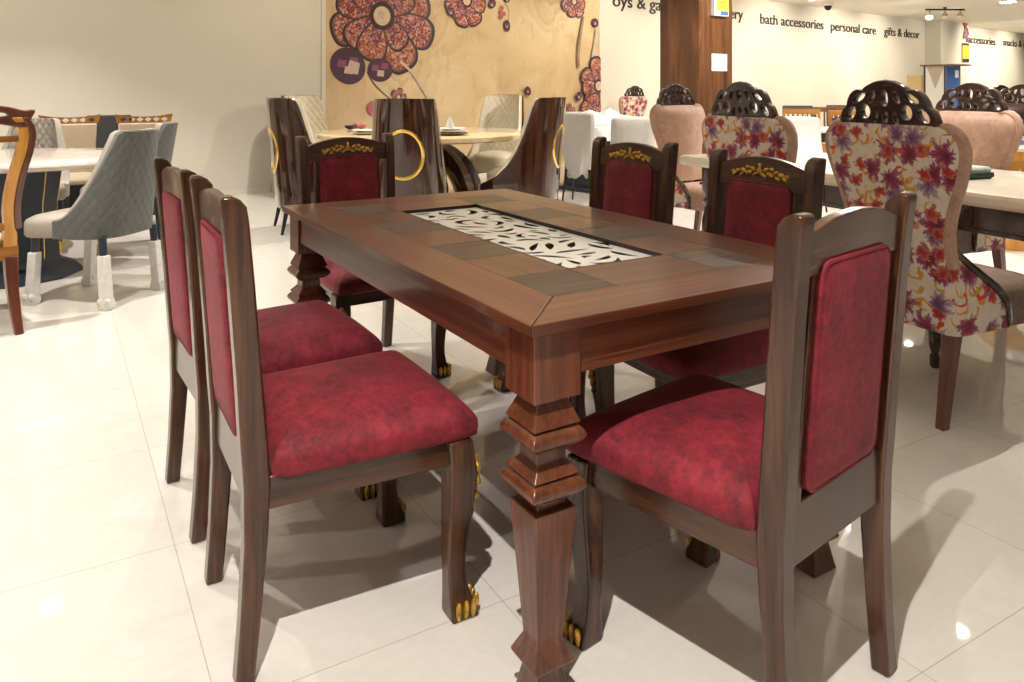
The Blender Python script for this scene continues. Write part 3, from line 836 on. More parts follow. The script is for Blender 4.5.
def yellow_table():
    c = (-.87, 7.75)
    t = thing('round_dining_table', 'round honey marble dining table with dark arched base before the mural', 'table', (*c, 0), 0)
    bm = bmesh.new(); R_ = 1.04
    lathe(bm, [(R_ - .05, .70), (R_ - .005, .715), (R_, .735), (R_ - .005, .752), (R_ - .02, .76)], 64)
    obj('tabletop', bm, M['marbleyellow'], t)
    for k in range(3):
        a = rad(25 + 60 * k)
        bm = bmesh.new(); ro, ri, hw = .62, .46, .05
        rings = []
        for j in range(19):
            th = PI * j / 18
            d = Vector((math.cos(a), math.sin(a), 0)); e = Vector((-d.y, d.x, 0))
            p = lambda r, s: d * (r * math.cos(th)) + e * (s * hw) + Vector((0, 0, .03 + r * 1.06 * math.sin(th)))
            rings.append([p(ri, -1), p(ro, -1), p(ro, 1), p(ri, 1)])
        loft(bm, rings); ar = obj('arch', bm, M['lacquer'], t)
        bm = bmesh.new(); rings = []
        for j in range(19):
            th = PI * j / 18
            p = lambda r, s: d * (r * math.cos(th)) + e * (s * (hw + .004)) + Vector((0, 0, .03 + r * 1.06 * math.sin(th)))
            rings.append([p(ri - .012, -1), p(ri + .004, -1), p(ri + .004, 1), p(ri - .012, 1)])
        loft(bm, rings); obj('gold_trim', bm, M['gold'], ar)
    bm = bmesh.new(); lathe(bm, [(.70, 0), (.70, .03), (.66, .04)], 48); obj('base_plate', bm, M['lacquer'], t)
    bm = bmesh.new(); lathe(bm, [(.24, .04), (.16, .3), (.20, .69)], 32); obj('column', bm, M['marbleyellow'], t)
    # place settings
    def plate(x, y, z, r, lab, m=M['porcelain']):
        bm = bmesh.new(); lathe(bm, [(r * .55, 0), (r * .6, .004), (r, .018), (r * .99, .021), (r * .6, .008), (.001, .007)], 36)
        o = obj('plate', bm, m); o.location = (x, y, z)
        tag(o, lab, 'plate'); return o
    px, py = -.62, 7.05
    px, py = (451 - 512) / FPX * 7.2, 7.2
    plate(px, py, .761, .165, 'large charger plate lowest in the stack on the honey marble table', plain('dark_rim_plate', (.20, .14, .09), .3))
    plate(px, py, .783, .155, 'white plate in the middle of the stack on the honey marble table')
    plate(px, py, .805, .135, 'white plate topmost of the stack, under the folded napkin')
    bm = bmesh.new(); loft(bm, [[(x * k, y * k, z) for x, y in [(.05, 0), (.02, .03), (-.04, .025), (-.05, -.01), (-.015, -.035), (.03, -.03)]] for z, k in ((0, 1), (.03, .75), (.07, .45), (.11, .08))])
    o = obj('napkin', bm, M['white']); o.location = (px - .01, py, .822); tag(o, 'white napkin folded to a point on the plate stack', 'napkin')
    qx = (367 - 512) / FPX * 7.3
    plate(qx, 7.3, .761, .15, 'white plate half hidden behind the gold ring chair', M['porcelain'])
    plate(qx, 7.3, .783, .14, 'upper white plate half hidden behind the gold ring chair', M['porcelain'])
    bm = bmesh.new(); lathe(bm, [(.02, 0), (.05, .015), (.06, .04), (.055, .04), (.04, .02), (.001, .012)], 24)
    o = obj('bowl', bm, M['black']); o.location = ((350 - 512) / FPX * 8.2, 8.2, .761); tag(o, 'small black bowl on the honey marble table', 'bowl')
    bm = bmesh.new(); R = random.Random(3)
    for k in range(9): blob(bm, Vector((R.uniform(-.06, .06), R.uniform(-.03, .03), .03 + R.uniform(-.005, .02))), (.03, .03, .025))
    o = obj('pink_flowers', bm, plain('pink_petals', (.5, .16, .15), .7)); o.location = ((360 - 512) / FPX * 8.3, 8.3, .757); tag(o, 'small bunch of pink flowers lying on the honey marble table', 'flowers')
yellow_table()

# ------------------------------------------------------------------ left group: marble table with grey chairs
def grey_chair(name, mout, min_, seat, label, loc, rz, wrapped, legm, zhi=.955, hw=.255):
    t = thing(name, label, 'chair', (*loc, 0), rz, 'upholstered chairs at the pale marble table')
    top = sweep_top(zhi, .47, .40, .98, 2.1)
    fl = lambda z: 1.0 - .16 * max(0, (z - .5)) / .45
    bm = bmesh.new(); shell(bm, hw, .325, top, .375, .022, .16, 44, 12, flare=fl); obj('back_shell', bm, mout, t, ang=50)
    bm = bmesh.new(); shell(bm, hw, .325, top, .42, .035, .16, 44, 12, inset=.0225, drop=-.006, flare=fl); obj('back_lining', bm, min_, t, ang=50)
    pts = [(hw * .96 * math.copysign(abs(math.sin(a)) ** .45, math.sin(a)), .305 - .26 * math.copysign(abs(math.cos(a)) ** .3, math.cos(a))) for a in [2 * PI * k / 36 for k in range(36)]]
    bm = bmesh.new(); cushion(bm, [(p[0] * (.93 if p[1] < .36 else 1.04), p[1]) for p in pts], .374, .475, .025); obj('seat_cushion', bm, seat, t, ang=60)
    for sx in (-1, 1):
        for y, sy in ((.05, -.035), (.47, .02)):
            lg = tapered_leg('leg', sx * (hw - .045), y, .385, .014, .022, sx * .008, sy, legm, t)
            if wrapped:
                bm = bmesh.new()
                loft(bm, [rect_ring(sx * (hw - .045) + sx * .008 * (1 - z / .385), y + sy * (1 - z / .385), z, h, h) for z, h in ((0, .031), (.03, .033), (.06, .027), (.18, .026), (.29, .025))])
                for k in range(3): blob(bm, Vector((sx * (hw - .045) + sx * .02 + .025 * math.cos(k * 2.1), y + sy + .025 * math.sin(k * 2.1), .045)), (.018, .018, .02))
                obj('foam_wrap', bm, M['foam'], lg, bevel=.006)
            else:
                bm = bmesh.new(); loft(bm, [circ(sx * (hw - .045) + sx * .008 * (1 - z / .385), y + sy * (1 - z / .385), z, h, 12) for z, h in ((0, .0155), (.07, .0175))])
                obj('gold_tip', bm, M['gold'], lg)
    return t
# grey chair in front: feet seen at (31,302), (104,308), (152,291)
fwd = math.atan2(.20, -.98)
grey_chair('upholstered_chair', M['grey'], M['greyplain'], M['greyplain'], 'grey quilted chair with white foam wrapped legs before the marble table', (-2.13, 4.43), fwd - PI / 2, True, M['bluegrey'])
grey_chair('upholstered_chair', M['creamgrey'], M['creamgrey'], M['greyplain'], 'pale quilted chair with gold tipped legs facing us behind the marble table', (-3.72, 6.1), rad(-66) - PI / 2, False, M['bluegrey'], .95)
grey_chair('upholstered_chair', M['grey'], M['greyplain'], M['greyplain'], 'grey chair with dark gold tipped legs behind the foam wrapped grey chair', (-2.66, 6.0), rad(200) - PI / 2, False, M['bluegrey'], .925)
def pale_table():
    t = thing('pedestal_table', 'oval pale marble table on a dark blue pedestal with thin gold lines', 'table', (-3.22, 5.0, 0), rad(20))
    bm = bmesh.new()
    loft(bm, [circ(0, 0, z, .86 * k, 64, .66 * k) for z, k in ((.705, .93), (.72, .985), (.735, 1), (.75, .995), (.76, .975))])
    obj('tabletop', bm, M['marblewhite'], t)
    bm = bmesh.new()
    lathe(bm, [(.42, 0), (.42, .02), (.385, .04), (.30, .08), (.285, .12), (.27, .45), (.30, .70)], 10)
    ped = obj('pedestal', bm, M['bluegrey'], t, ang=20)
    bm = bmesh.new()
    for k in range(10):
        a = 2 * PI * k / 10
        tube(bm, [((r + .001) * math.cos(a), (r + .001) * math.sin(a), z) for r, z in ((.285, .12), (.27, .45), (.30, .70))], .0025, 6)
    obj('gold_line', bm, M['gold'], ped)
pale_table()

def lattice_chair(name, label, loc, rz, seatm):
    t = thing(name, label, 'chair', (*loc, 0), rz, 'beige chairs with honey wood lattice tops by the wall')
    bm = bmesh.new(); loft(bm, [[(x * k, y + (.87 - .42) * 0, z) for x, y in ((-.2, -.02), (.2, -.02), (.2, .04), (-.2, .04))] for z, k in ((.40, .95), (.60, .96), (.885, 1.03))])
    obj('back_cushion', bm, M['beige'], t, bevel=.012)
    out = spline([(-.215, .885), (.215, .885), (.235, .965), (.12, .945), (0, .94), (-.12, .945), (-.235, .965)], 1, True)
    out = [(p.x, p.y) for p in out]
    holes = []
    for k in range(6):
        x = -.165 + k * .066
        holes.append([(x - .030, .917), (x, .894), (x + .030, .917), (x, .937)])
    me = flat_shape(out, holes, .03)
    for v in me.vertices: v.co = (v.co.x, v.co.z + .01, v.co.y)
    obj_me('lattice_rail', me, M['orange_x'], t, smooth=False)
    bm = bmesh.new(); box(bm, -.21, .21, -.02, .43, .36, .40); box(bm, -.20, .20, -.01, .42, .12, .36); fr = obj('black_seat_box', bm, M['black'], t, bevel=.006)  # black seat frame and a plain black box below it
    bm = bmesh.new(); cushion(bm, [(-.2, .045), (.2, .045), (.21, .43), (-.21, .43)], .40, .45); obj('seat_cushion', bm, M['beige'], t, ang=60)
    for sx in (-1, 1):
        for y in (.01, .40):
            bm = bmesh.new(); loft(bm, [rect_ring(sx * .18, y, z, h, h) for z, h in ((0, .016), (.12, .02))]); obj('leg', bm, M['orange_y'], t)
lattice_chair('lattice_back_chair', 'beige chair with honey wood lattice top rail behind the pale quilted chair', ((70 - 512) / FPX * 6.75, 6.75), rad(180 + 30), None)
lattice_chair('lattice_back_chair', 'beige chair with honey wood lattice top rail behind the two grey chairs', ((144 - 512) / FPX * 6.95, 6.95), rad(180 + 30), None)
def dark_chair():
    x, y = (109 - 512) / FPX * 7.55, 7.55
    t = thing('dark_chair', 'dark upholstered chair between the two lattice topped beige chairs', 'chair', (x, y, 0), rad(205))
    bm = bmesh.new(); loft(bm, [[(sx * .2 * k, yy - .08 * (z - .4), z) for sx, yy in ((-1, -.02), (1, -.02), (1, .05), (-1, .05))] for z, k in ((.36, .9), (.6, .95), (.9, 1.0), (.93, .97))]); obj('back', bm, plain('charcoal_fabric', (.035, .033, .036), .8), t, bevel=.015)
    bm = bmesh.new(); cushion(bm, [(-.2, .05), (.2, .05), (.21, .45), (-.21, .45)], .36, .46); obj('seat', bm, plain('charcoal_seat', (.035, .033, .036), .8), t, ang=60)
    for sx in (-1, 1):
        for yy in (.0, .42): tapered_leg('leg', sx * .17, yy, .37, .012, .02, sx * .01, 0, M['black'], t)
dark_chair()

# carved honey wood chair cut by the left edge
def honey_chair():
    f = Vector((-.72, .69)).normalized(); rz = math.atan2(f.y, f.x) - PI / 2
    rt = Vector((f.y, -f.x))
    foot = Vector(((17 - 512) / FPX * 3.82, 3.82))
    o = foot - rt * .21
    t = thing('carved_wood_chair', 'honey coloured carved wooden chair with red brown legs cut off by the left edge', 'chair', (o.x, o.y, 0), rz)
    for s in (-1, 1):
        pts = spline([Vector((s * .195, .055, .36)), Vector((s * .195, .05, .48)), Vector((s * .182, .02, .62)), Vector((s * .195, -.01, .76)), Vector((s * .225, -.035, .90)), Vector((s * .228, -.05, .99)), Vector((s * .195, -.06, 1.055))], 5)
        bm = bmesh.new()
        loft(bm, [rect_ring(p.x - s * .006, p.y, p.z, .022 + (.008 if p.z < .5 else 0), .024) for p in pts]); ps = obj('back_post', bm, M['orange_y'], t, bevel=.004)
        bm = bmesh.new()
        loft(bm, [rect_ring(p.x + s * .030 + s * (.008 if p.z < .5 else 0), p.y - .002, p.z, .014, .0275) for p in pts[6:]]); obj('dark_edge', bm, M['redbrown'], ps, bevel=.003)
        bm = bmesh.new()
        q = spline([Vector((s * .21, -.03, 0)), Vector((s * .200, .0, .12)), Vector((s * .195, .035, .25)), Vector((s * .195, .055, .37))], 5)
        loft(bm, [rect_ring(p.x, p.y, p.z, .019 + .01 * p.z / .37, .019 + .01 * p.z / .37) for p in q]); obj('rear_leg', bm, M['redbrown'], t, bevel=.004)
        bm = bmesh.new()
        sec = spline([Vector((s * .22, .50, 0)), Vector((s * .215, .475, .06)), Vector((s * .21, .47, .18)), Vector((s * .215, .49, .32)), Vector((s * .215, .485, .42))], 4)
        loft(bm, [rect_ring(p.x, p.y, p.z, h, h) for p, h in zip(sec, [.026 - .012 * math.sin(PI * k / 16) for k in range(17)])]); obj('front_leg', bm, M['redbrown'], t, bevel=.004)
    out = [(p.x, p.y) for p in spline([(-.225, 1.01), (-.12, 1.03), (0, 1.04), (.12, 1.03), (.225, 1.01), (.25, 1.055), (.262, 1.085), (.225, 1.082), (.16, 1.10), (.08, 1.115), (0, 1.15), (-.08, 1.115), (-.16, 1.10), (-.225, 1.082), (-.262, 1.085), (-.25, 1.055)], 4, True)]
    me = flat_shape(out, [[(p.x, p.y) for p in spline([(s * .10, 1.055), (s * .16, 1.06), (s * .15, 1.08), (s * .09, 1.09)], 3, True)] for s in (-1, 1)], .045, .006)
    for v in me.vertices: v.co = (v.co.x, v.co.z - .058, v.co.y)
    obj_me('crest', me, M['redbrown'], t)
    for z0, z1, nm in ((.935, .965, 'cross_rail'), (.50, .535, 'cross_rail')):
        bm = bmesh.new(); y0 = -.035 if z0 > .8 else .045
        box(bm, -.2, .2, y0 - .012, y0 + .012, z0, z1); obj(nm, bm, M['orange_x'], t, bevel=.003)
    out = [(p.x, p.y) for p in spline([(-.05, .53), (.05, .53), (.04, .63), (.07, .75), (.06, .87), (.08, .94), (-.08, .94), (-.06, .87), (-.07, .75), (-.04, .63)], 4, True)]
    me = flat_shape(out, [], .016, .003)
    for v in me.vertices: v.co = (v.co.x, v.co.z + .045 - .19 * (v.co.y - .5), v.co.y)
    obj_me('splat', me, M['orange_y'], t)
    bm = bmesh.new(); loft(bm, [[(-.225, .03, z), (.225, .03, z), (.245, .51, z), (-.245, .51, z)] for z in (.355, .425)]); obj('seat_frame', bm, M['orange_x'], t, bevel=.006)
    bm = bmesh.new(); cushion(bm, [(-.2, .06), (.2, .06), (.225, .48), (-.225, .48)], .425, .46); obj('seat_cushion', bm, M['beige'], t, ang=60)
honey_chair()

# ------------------------------------------------------------------ crested wing chairs at the cream marble table
def crest_mesh():
    half = [(0, .162), (.035, .158), (.066, .147), (.088, .136), (.10, .125), (.125, .128), (.150, .116), (.168, .092), (.178, .066), (.196, .052), (.208, .026), (.205, .004)]
    out = [Vector(p) for p in half] + [Vector(p) for p in [(.14, -.012), (.07, -.022), (0, -.026)]]
    full = out + [Vector((-p.x, p.y)) for p in reversed(out[1:-1])]
    outline = [(p.x, p.y) for p in spline(full, 4, True)]
    def ell(cx, cy, rx, ry, a): return [(cx + rx * math.cos(t) * math.cos(a) - ry * math.sin(t) * math.sin(a), cy + rx * math.cos(t) * math.sin(a) + ry * math.sin(t) * math.cos(a)) for t in [2 * PI * k / 14 for k in range(14)]]
    holes = [ell(0, .100, .021, .034, 0), ell(0, .030, .016, .024, 0)]
    for s in (-1, 1):
        holes += [ell(s * .116, .099, .038, .016, -s * .45), ell(s * .092, .048, .028, .031, s * .2), ell(s * .045, .026, .0145, .027, s * .3), ell(s * .160, .038, .036, .022, -s * .8), ell(s * .054, .103, .0145, .028, s * .5)]
    return outline, holes
def wing_chair(name, back, front, rear_floral, seatm):
    t = thing(name, '', 'chair')
    # widths, wing reach and set-back by height
    WT = [(.30, .245), (.40, .245), (.50, .228), (.58, .212), (.66, .205), (.76, .225), (.86, .264), (.93, .287), (.98, .293), (1.02, .281), (1.045, .258), (1.058, .222), (1.063, .19)]
    ST = [(.30, .30), (.42, .29), (.48, .24), (.55, .15), (.62, .07), (.70, .035), (1.1, .03)]
    def ring(z, off, thick, kz=1.0):
        w = lerp(WT, z) - off; s = lerp(ST, z); yb_ = -.11 * max(0, z - .45) - .015
        pts = []
        n = 8
        for k in range(7): pts.append(Vector((w, s + .0 - (s - .05) * k / 6)))
        for k in range(1, n + 1):
            a = PI / 2 * k / n; pts.append(Vector((w - .05 + .05 * math.cos(a), .05 - .05 * math.sin(a))))
        for k in range(1, 6): pts.append(Vector(((w - .05) * (1 - k / 5), -.006 * math.sin(PI * .5 * k / 5))))
        pts += [Vector((-p.x, p.y)) for p in reversed(pts[:-1])]
        return [Vector((p.x, p.y + off + yb_, z)) for p in pts]
    zs = [.328, .345, .385, .44, .5, .56, .62, .68, .74, .8, .86, .91, .95, .985, 1.015, 1.035, 1.05, 1.058, 1.063]
    def skin(bm, o0, o1, zs):
        uvl = bm.loops.layers.uv.verify()
        A = [ring(z, o0, 0) for z in zs]; B = [ring(z, o1, 0) for z in zs]
        VA = [[bm.verts.new(p) for p in r] for r in A]; VB = [[bm.verts.new(p) for p in r] for r in B]
        def uvs(r):
            d = [0]
            for a, b in zip(r, r[1:]): d.append(d[-1] + (b - a).length)
            return [x - d[-1] / 2 for x in d]
        UA = [uvs(r) for r in A]; n = len(A[0])
        def face(vs, uv):
            f = bm.faces.new(vs)
            for l, c in zip(f.loops, uv): l[uvl].uv = c
        for V in (VA, VB):
            for v in range(len(zs) - 1):
                for i in range(n - 1):
                    face([V[v][i], V[v][i + 1], V[v + 1][i + 1], V[v + 1][i]], [(UA[a][b], zs[a]) for a, b in ((v, i), (v, i + 1), (v + 1, i + 1), (v + 1, i))])
        for v in (0, len(zs) - 1):
            for i in range(n - 1): face([VA[v][i], VA[v][i + 1], VB[v][i + 1], VB[v][i]], [(UA[v][i], zs[v])] * 4)
        for i in (0, n - 1):
            for v in range(len(zs) - 1): face([VA[v][i], VA[v + 1][i], VB[v + 1][i], VB[v][i]], [(UA[v][i], zs[v])] * 4)
    bm = bmesh.new(); skin(bm, .0, .012, zs); obj('outer_cover', bm, back, t, ang=50)
    # padded front of the back
    bm = bmesh.new(); rings = []
    for z in zs[4:]:
        w = lerp(WT, z) - .006; y0 = -.11 * max(0, z - .45) + .0
        bul = .085 if z < 1.01 else .085 - (z - 1.01) * .9
        pts = [(w - .0, y0 + .012), (w + .004, y0 + .05), (w - .035, y0 + bul), (0, y0 + bul + .018), (-w + .035, y0 + bul), (-w - .004, y0 + .05), (-w + .0, y0 + .012)]
        rings.append([(x, y, z) for x, y in pts])
    loft(bm, rings); obj('back_padding', bm, front, t, ang=60)
    # edge roll along both sides of the back
    for s in (-1, 1):
        bm = bmesh.new()
        tube(bm, [(s * (lerp(WT, z) - .004), -.11 * max(0, z - .45) + .03, z) for z in zs[5:]], [.024] * (len(zs[5:]) - 2) + [.018, .008], 8); obj('edge_roll', bm, front, t)
        bm = bmesh.new()
        tube(bm, [(s * (lerp(WT, z) - .002), lerp(ST, z) - .11 * max(0, z - .45) - .02, z) for z in (.64, .60, .56, .52, .48, .45, .42, .37, .335)], [.010, .014, .016, .017, .018, .018, .016, .013, .010], 8); obj('arm_trim', bm, M['crest'], t)
    bm = bmesh.new()
    pts = [(.238 * math.copysign(abs(math.sin(a)) ** .4, math.sin(a)), .29 - .25 * math.copysign(abs(math.cos(a)) ** .4, math.cos(a))) for a in [2 * PI * k / 32 for k in range(32)]]
    cushion(bm, pts, .325, .47, .03); obj('seat_cushion', bm, seatm, t, ang=60)
    ol, hl = crest_mesh()
    me = flat_shape(ol, hl, .034, .004)
    for v in me.vertices: v.co = (v.co.x * .98, v.co.z - .11 * (1.06 + v.co.y - .45) + .022, v.co.y + 1.060)
    cr = obj_me('carved_crest', me, M['crest'], t, ang=50)
    bm = bmesh.new()
    for k in range(11):
        x = -.06 + .012 * k; z = 1.060 + lerp([(0, .162), (.035, .158), (.066, .147)], abs(x))
        blob(bm, Vector((x, -.11 * (z - .45) + .022, z)), (.007, .014, .007), n=8)
    obj('beaded_ridge', bm, M['crest'], cr)
    for s in (-1, 1):
        bm = bmesh.new(); loft(bm, [rect_ring(s * .205, .02 - .05 * (1 - z / .31), z, h, h) for z, h in ((0, .017), (.15, .02), (.335, .025))]); obj('rear_leg', bm, M['redbrown'], t, bevel=.004)
        bm = bmesh.new(); lathe(bm, [(.016, 0), (.022, .01), (.022, .05), (.014, .06), (.020, .075), (.025, .1), (.027, .2), (.020, .235), (.028, .245), (.018, .258), (.030, .275), (.030, .335)], 20, s * .215, .50); obj('front_leg', bm, M['crest'], t)
    return t
A2 = rad(115)
V2 = Vector((math.cos(A2), math.sin(A2), 0)); U2 = Vector((math.sin(A2), -math.cos(A2), 0))
wc = wing_chair('crested_wing_chair', M['floral'], M['pink'], True, M['brownvelvet'])
ru = math.atan2(U2.y, U2.x) - PI / 2
G2 = 'carved crest chairs at the cream marble table'
WCS = [((1.45, 2.94), ru, 'floral backed wing chair with carved crest nearest us at the cream table'),
       ((1.125, 3.677), ru, 'floral backed wing chair with carved crest second along, behind the red chairs'),
       (((681 - 512) / FPX * 5.95, 5.95), ru + rad(-77), 'rose beige crested chair at the cream table end, before the pillar'),
       (((965 - 512) / FPX * 4.45, 4.45), ru + PI, 'rose beige crested chair facing us across the cream table'),
       (((632 - 512) / FPX * 12.1, 12.1), rad(38), 'small distant floral backed crest chair behind the white draped chairs')]
for i, ((x, y), rz, lab) in enumerate(WCS):
    o = wc if i == 0 else dup(wc)
    o.location = (x, y, 0); o.rotation_euler = (0, 0, rz); tag(o, lab, 'chair', G2 if i < 4 else 'crest chairs standing further back')
    if i == 2:
        for ch in o.children:
            if ch.name.startswith('seat_cushion'):
                ch.material_slots[0].link = 'OBJECT'; ch.material_slots[0].material = M['pink']
wl = wing_chair('crested_wing_chair', M['leather'], M['leather'], False, M['leather'])
for i, (px, Y, dz, lab) in enumerate(((1024, 6.7, 160, 'dark leather crest chair behind the honey wood sideboard'), (1006, 8.2, 200, 'dark crest chair farther back, glimpsed over the rose beige chair'))):
    o = wl if i == 0 else dup(wl)
    o.location = ((px - 512) / FPX * Y, Y, 0); o.rotation_euler = (0, 0, rad(dz)); tag(o, lab, 'chair', 'crest chairs standing further back')
def cream_table():
    P0 = Vector((1.09, 5.10, 0)) - V2 * 2.75
    t = thing('long_dining_table', 'long cream marble dining table with dark carved apron among the crested chairs', 'table', P0, A2 - PI / 2)
    W, L = 1.0, 2.75
    bm = bmesh.new()
    loft(bm, [[(x0, y0, z), (W - x0, y0, z), (W - x0, L - y0, z), (x0, L - y0, z)] for x0, y0, z in ((.03, .03, .695), (.008, .008, .70), (0, 0, .715), (0, 0, .74), (.008, .008, .755), (.02, .02, .76))])
    obj('tabletop', bm, M['marblecream'], t, ang=20)
    for x0, x1, y0, y1 in ((.10, .13, .14, L - .14), (W - .13, W - .10, .14, L - .14), (.10, W - .10, .11, .14), (.10, W - .10, L - .14, L - .11)):
        bm = bmesh.new(); box(bm, x0, x1, y0, y1, .575, .695)
        box(bm, x0 - .012, x1 + .012, y0 - .012, y1 + .012, .572, .59)
        n = 9
        for k in range(n):
            yy = y0 + (y1 - y0) * (k + .5) / n; xx = x0 + (x1 - x0) * (k + .5) / n
            if y1 - y0 > .5: box(bm, x0 - .008, x1 + .008, yy - .012, yy + .012, .60, .69)
            else: box(bm, xx - .012, xx + .012, y0 - .008, y1 + .008, .60, .69)
        obj('apron', bm, M['crest'], t, bevel=.002)
    for x in (.13, W - .13):
        for y in (.15, L - .15):
            bm = bmesh.new(); lathe(bm, [(.03, 0), (.045, .02), (.045, .06), (.025, .08), (.04, .12), (.055, .2), (.05, .35), (.03, .44), (.045, .47), (.03, .5), (.05, .54), (.05, .69)], 20, x, y); obj('leg', bm, M['crest'], t)
    # cloth and dark tray lying on it before the far chair
    c = floor_at(960, 177, .76)
    t2 = thing('folded_placemat', 'pale green and black folded placemat on the cream table before the rose chair', 'placemat', (c.x, c.y, .761), A2 - PI / 2)
    bm = bmesh.new(); loft(bm, [[(x * k, y * k, z) for x, y in ((-.09, -.11), (.08, -.12), (.09, .11), (-.08, .11))] for z, k in ((0, .9), (.012, 1.0), (.03, .98))]); obj('dark_layer', bm, M['greenblk'], t2)
    bm = bmesh.new(); loft(bm, [[(x * k + .01, y * k + .01, z) for x, y in ((-.085, -.105), (.075, -.11), (.08, .10), (-.07, .105))] for z, k in ((.0305, 1), (.045, 1.0), (.055, .93))]); obj('pale_layer', bm, M['palegreen'], t2)
cream_table()

# ------------------------------------------------------------------ white draped chairs and table
def draped(name, label, loc, rz, w, d, h, seath, cat='chair', grp=None, seed=1):
    t = thing(name, label, cat, (*loc, 0), rz, grp)
    R = random.Random(seed); ph = [R.uniform(0, 6.28) for _ in range(6)]
    n = 72; bm = bmesh.new()
    def ring(z, hw, hd, cy, amp):
        out = []
        for k in range(n):
            a = 2 * PI * k / n
            x = hw * math.copysign(abs(math.cos(a)) ** .68, math.cos(a)); y = hd * math.copysign(abs(math.sin(a)) ** .68, math.sin(a))
            f = 1 + amp * (math.sin(9 * a + ph[0]) * .5 + math.sin(14 * a + ph[1]) * .3 + math.sin(5 * a + ph[2]) * .4)
            out.append((x * f, cy + y * f, z + (amp * .25 * math.sin(7 * a + ph[3]) if z < .4 else 0)))
        return out
    rings = [ring(seath - .17, w * .74, d * .95, 0, .10), ring(seath - .08, w * .84, d, 0, .07), ring(seath, w, d, 0, .04), ring(seath + .06, w * 1.0, d * .72, -d * .26, .03),
             ring(seath + .2, w * 1.04, d * .42, -d * .58, .035), ring(h - .1, w * 1.1, d * .30, -d * .80, .03), ring(h - .03, w * 1.1, d * .26, -d * .84, .015), ring(h - .008, w * 1.03, d * .22, -d * .84, .02), ring(h, w * .92, d * .14, -d * .84, .01), ring(h + .006, w * .5, d * .05, -d * .84, 0)]
    loft(bm, rings); obj('cloth_cover', bm, M['drape'], t, ang=60)
    for sx in (-1, 1):
        for y, sy in ((-d * .7, -.04), (d * .7, .03)):
            tapered_leg('leg', sx * w * .75, y, seath - .1, .009, .013, sx * .03, sy, M['darkmetal'], t)
GD = 'white draped chairs beside the mural'
draped('draped_chair', 'white cloth draped chair with thin dark legs beside the mural end', ((583 - 512) / FPX * 8.0, 8.15), rad(-22), .165, .20, .945, .46, grp=GD, seed=3)
draped('draped_chair', 'wider white cloth draped chair beside the rose crest chair and pillar', ((633 - 512) / FPX * 8.2, 8.45), rad(8), .225, .21, .885, .46, grp=GD, seed=5)
def white_table():
    x, y = (607 - 512) / FPX * 9.3, 9.3
    t = thing('covered_table', 'table under white cloth on a dark base between the white draped chairs', 'table', (x, y, 0), rad(40))
    bm = bmesh.new(); n = 60; R = random.Random(9); rings = []
    for z, k, amp in ((.60, 1.01, .02), (.70, 1.0, .01), (.755, 1.0, 0), (.765, .97, 0)):
        rings.append([((.62 * math.copysign(abs(math.cos(a)) ** .4, math.cos(a))) * k * (1 + amp * math.sin(11 * a)), (.42 * math.copysign(abs(math.sin(a)) ** .4, math.sin(a))) * k * (1 + amp * math.sin(8 * a + 1)), z) for a in [2 * PI * i / n for i in range(n)]])
    loft(bm, rings); obj('cloth', bm, M['white'], t, ang=60)
    bm = bmesh.new(); loft(bm, [rect_ring(0, 0, z, h, h * .7) for z, h in ((0, .5), (.04, .5), (.06, .42), (.66, .42))]); obj('dark_base', bm, M['bluegrey'], t, bevel=.01)
    # crumpled sheet on top
    bm = bmesh.new(); R = random.Random(21)
    g = 22; V = []
    for i in range(g):
        row = []
        for j in range(g):
            u, v = -1 + 2 * i / (g - 1), -1 + 2 * j / (g - 1)
            e = max(0, 1 - max(abs(u), abs(v)) ** 3)
            z = e * (.11 + .05 * math.sin(3 * u + 4 * v) + .03 * math.sin(7 * u - 5 * v) + R.uniform(-.012, .012))
            row.append(bm.verts.new((u * .42 + .02 * math.sin(6 * v), v * .3 + .02 * math.sin(5 * u), z + .002)))
        V.append(row)
    for i in range(g - 1):
        for j in range(g - 1): bm.faces.new((V[i][j], V[i + 1][j], V[i + 1][j + 1], V[i][j + 1]))
    o = obj('crumpled_sheet', bm, M['white'], ang=80); o.location = (x - .05, y - .05, .766); o.rotation_euler = (0, 0, rad(30))
    s = o.modifiers.new('thick', 'SOLIDIFY'); s.thickness = .003; s.offset = 1
    tag(o, 'crumpled white sheet heaped on the covered table beside the mural', 'cloth')
white_table()

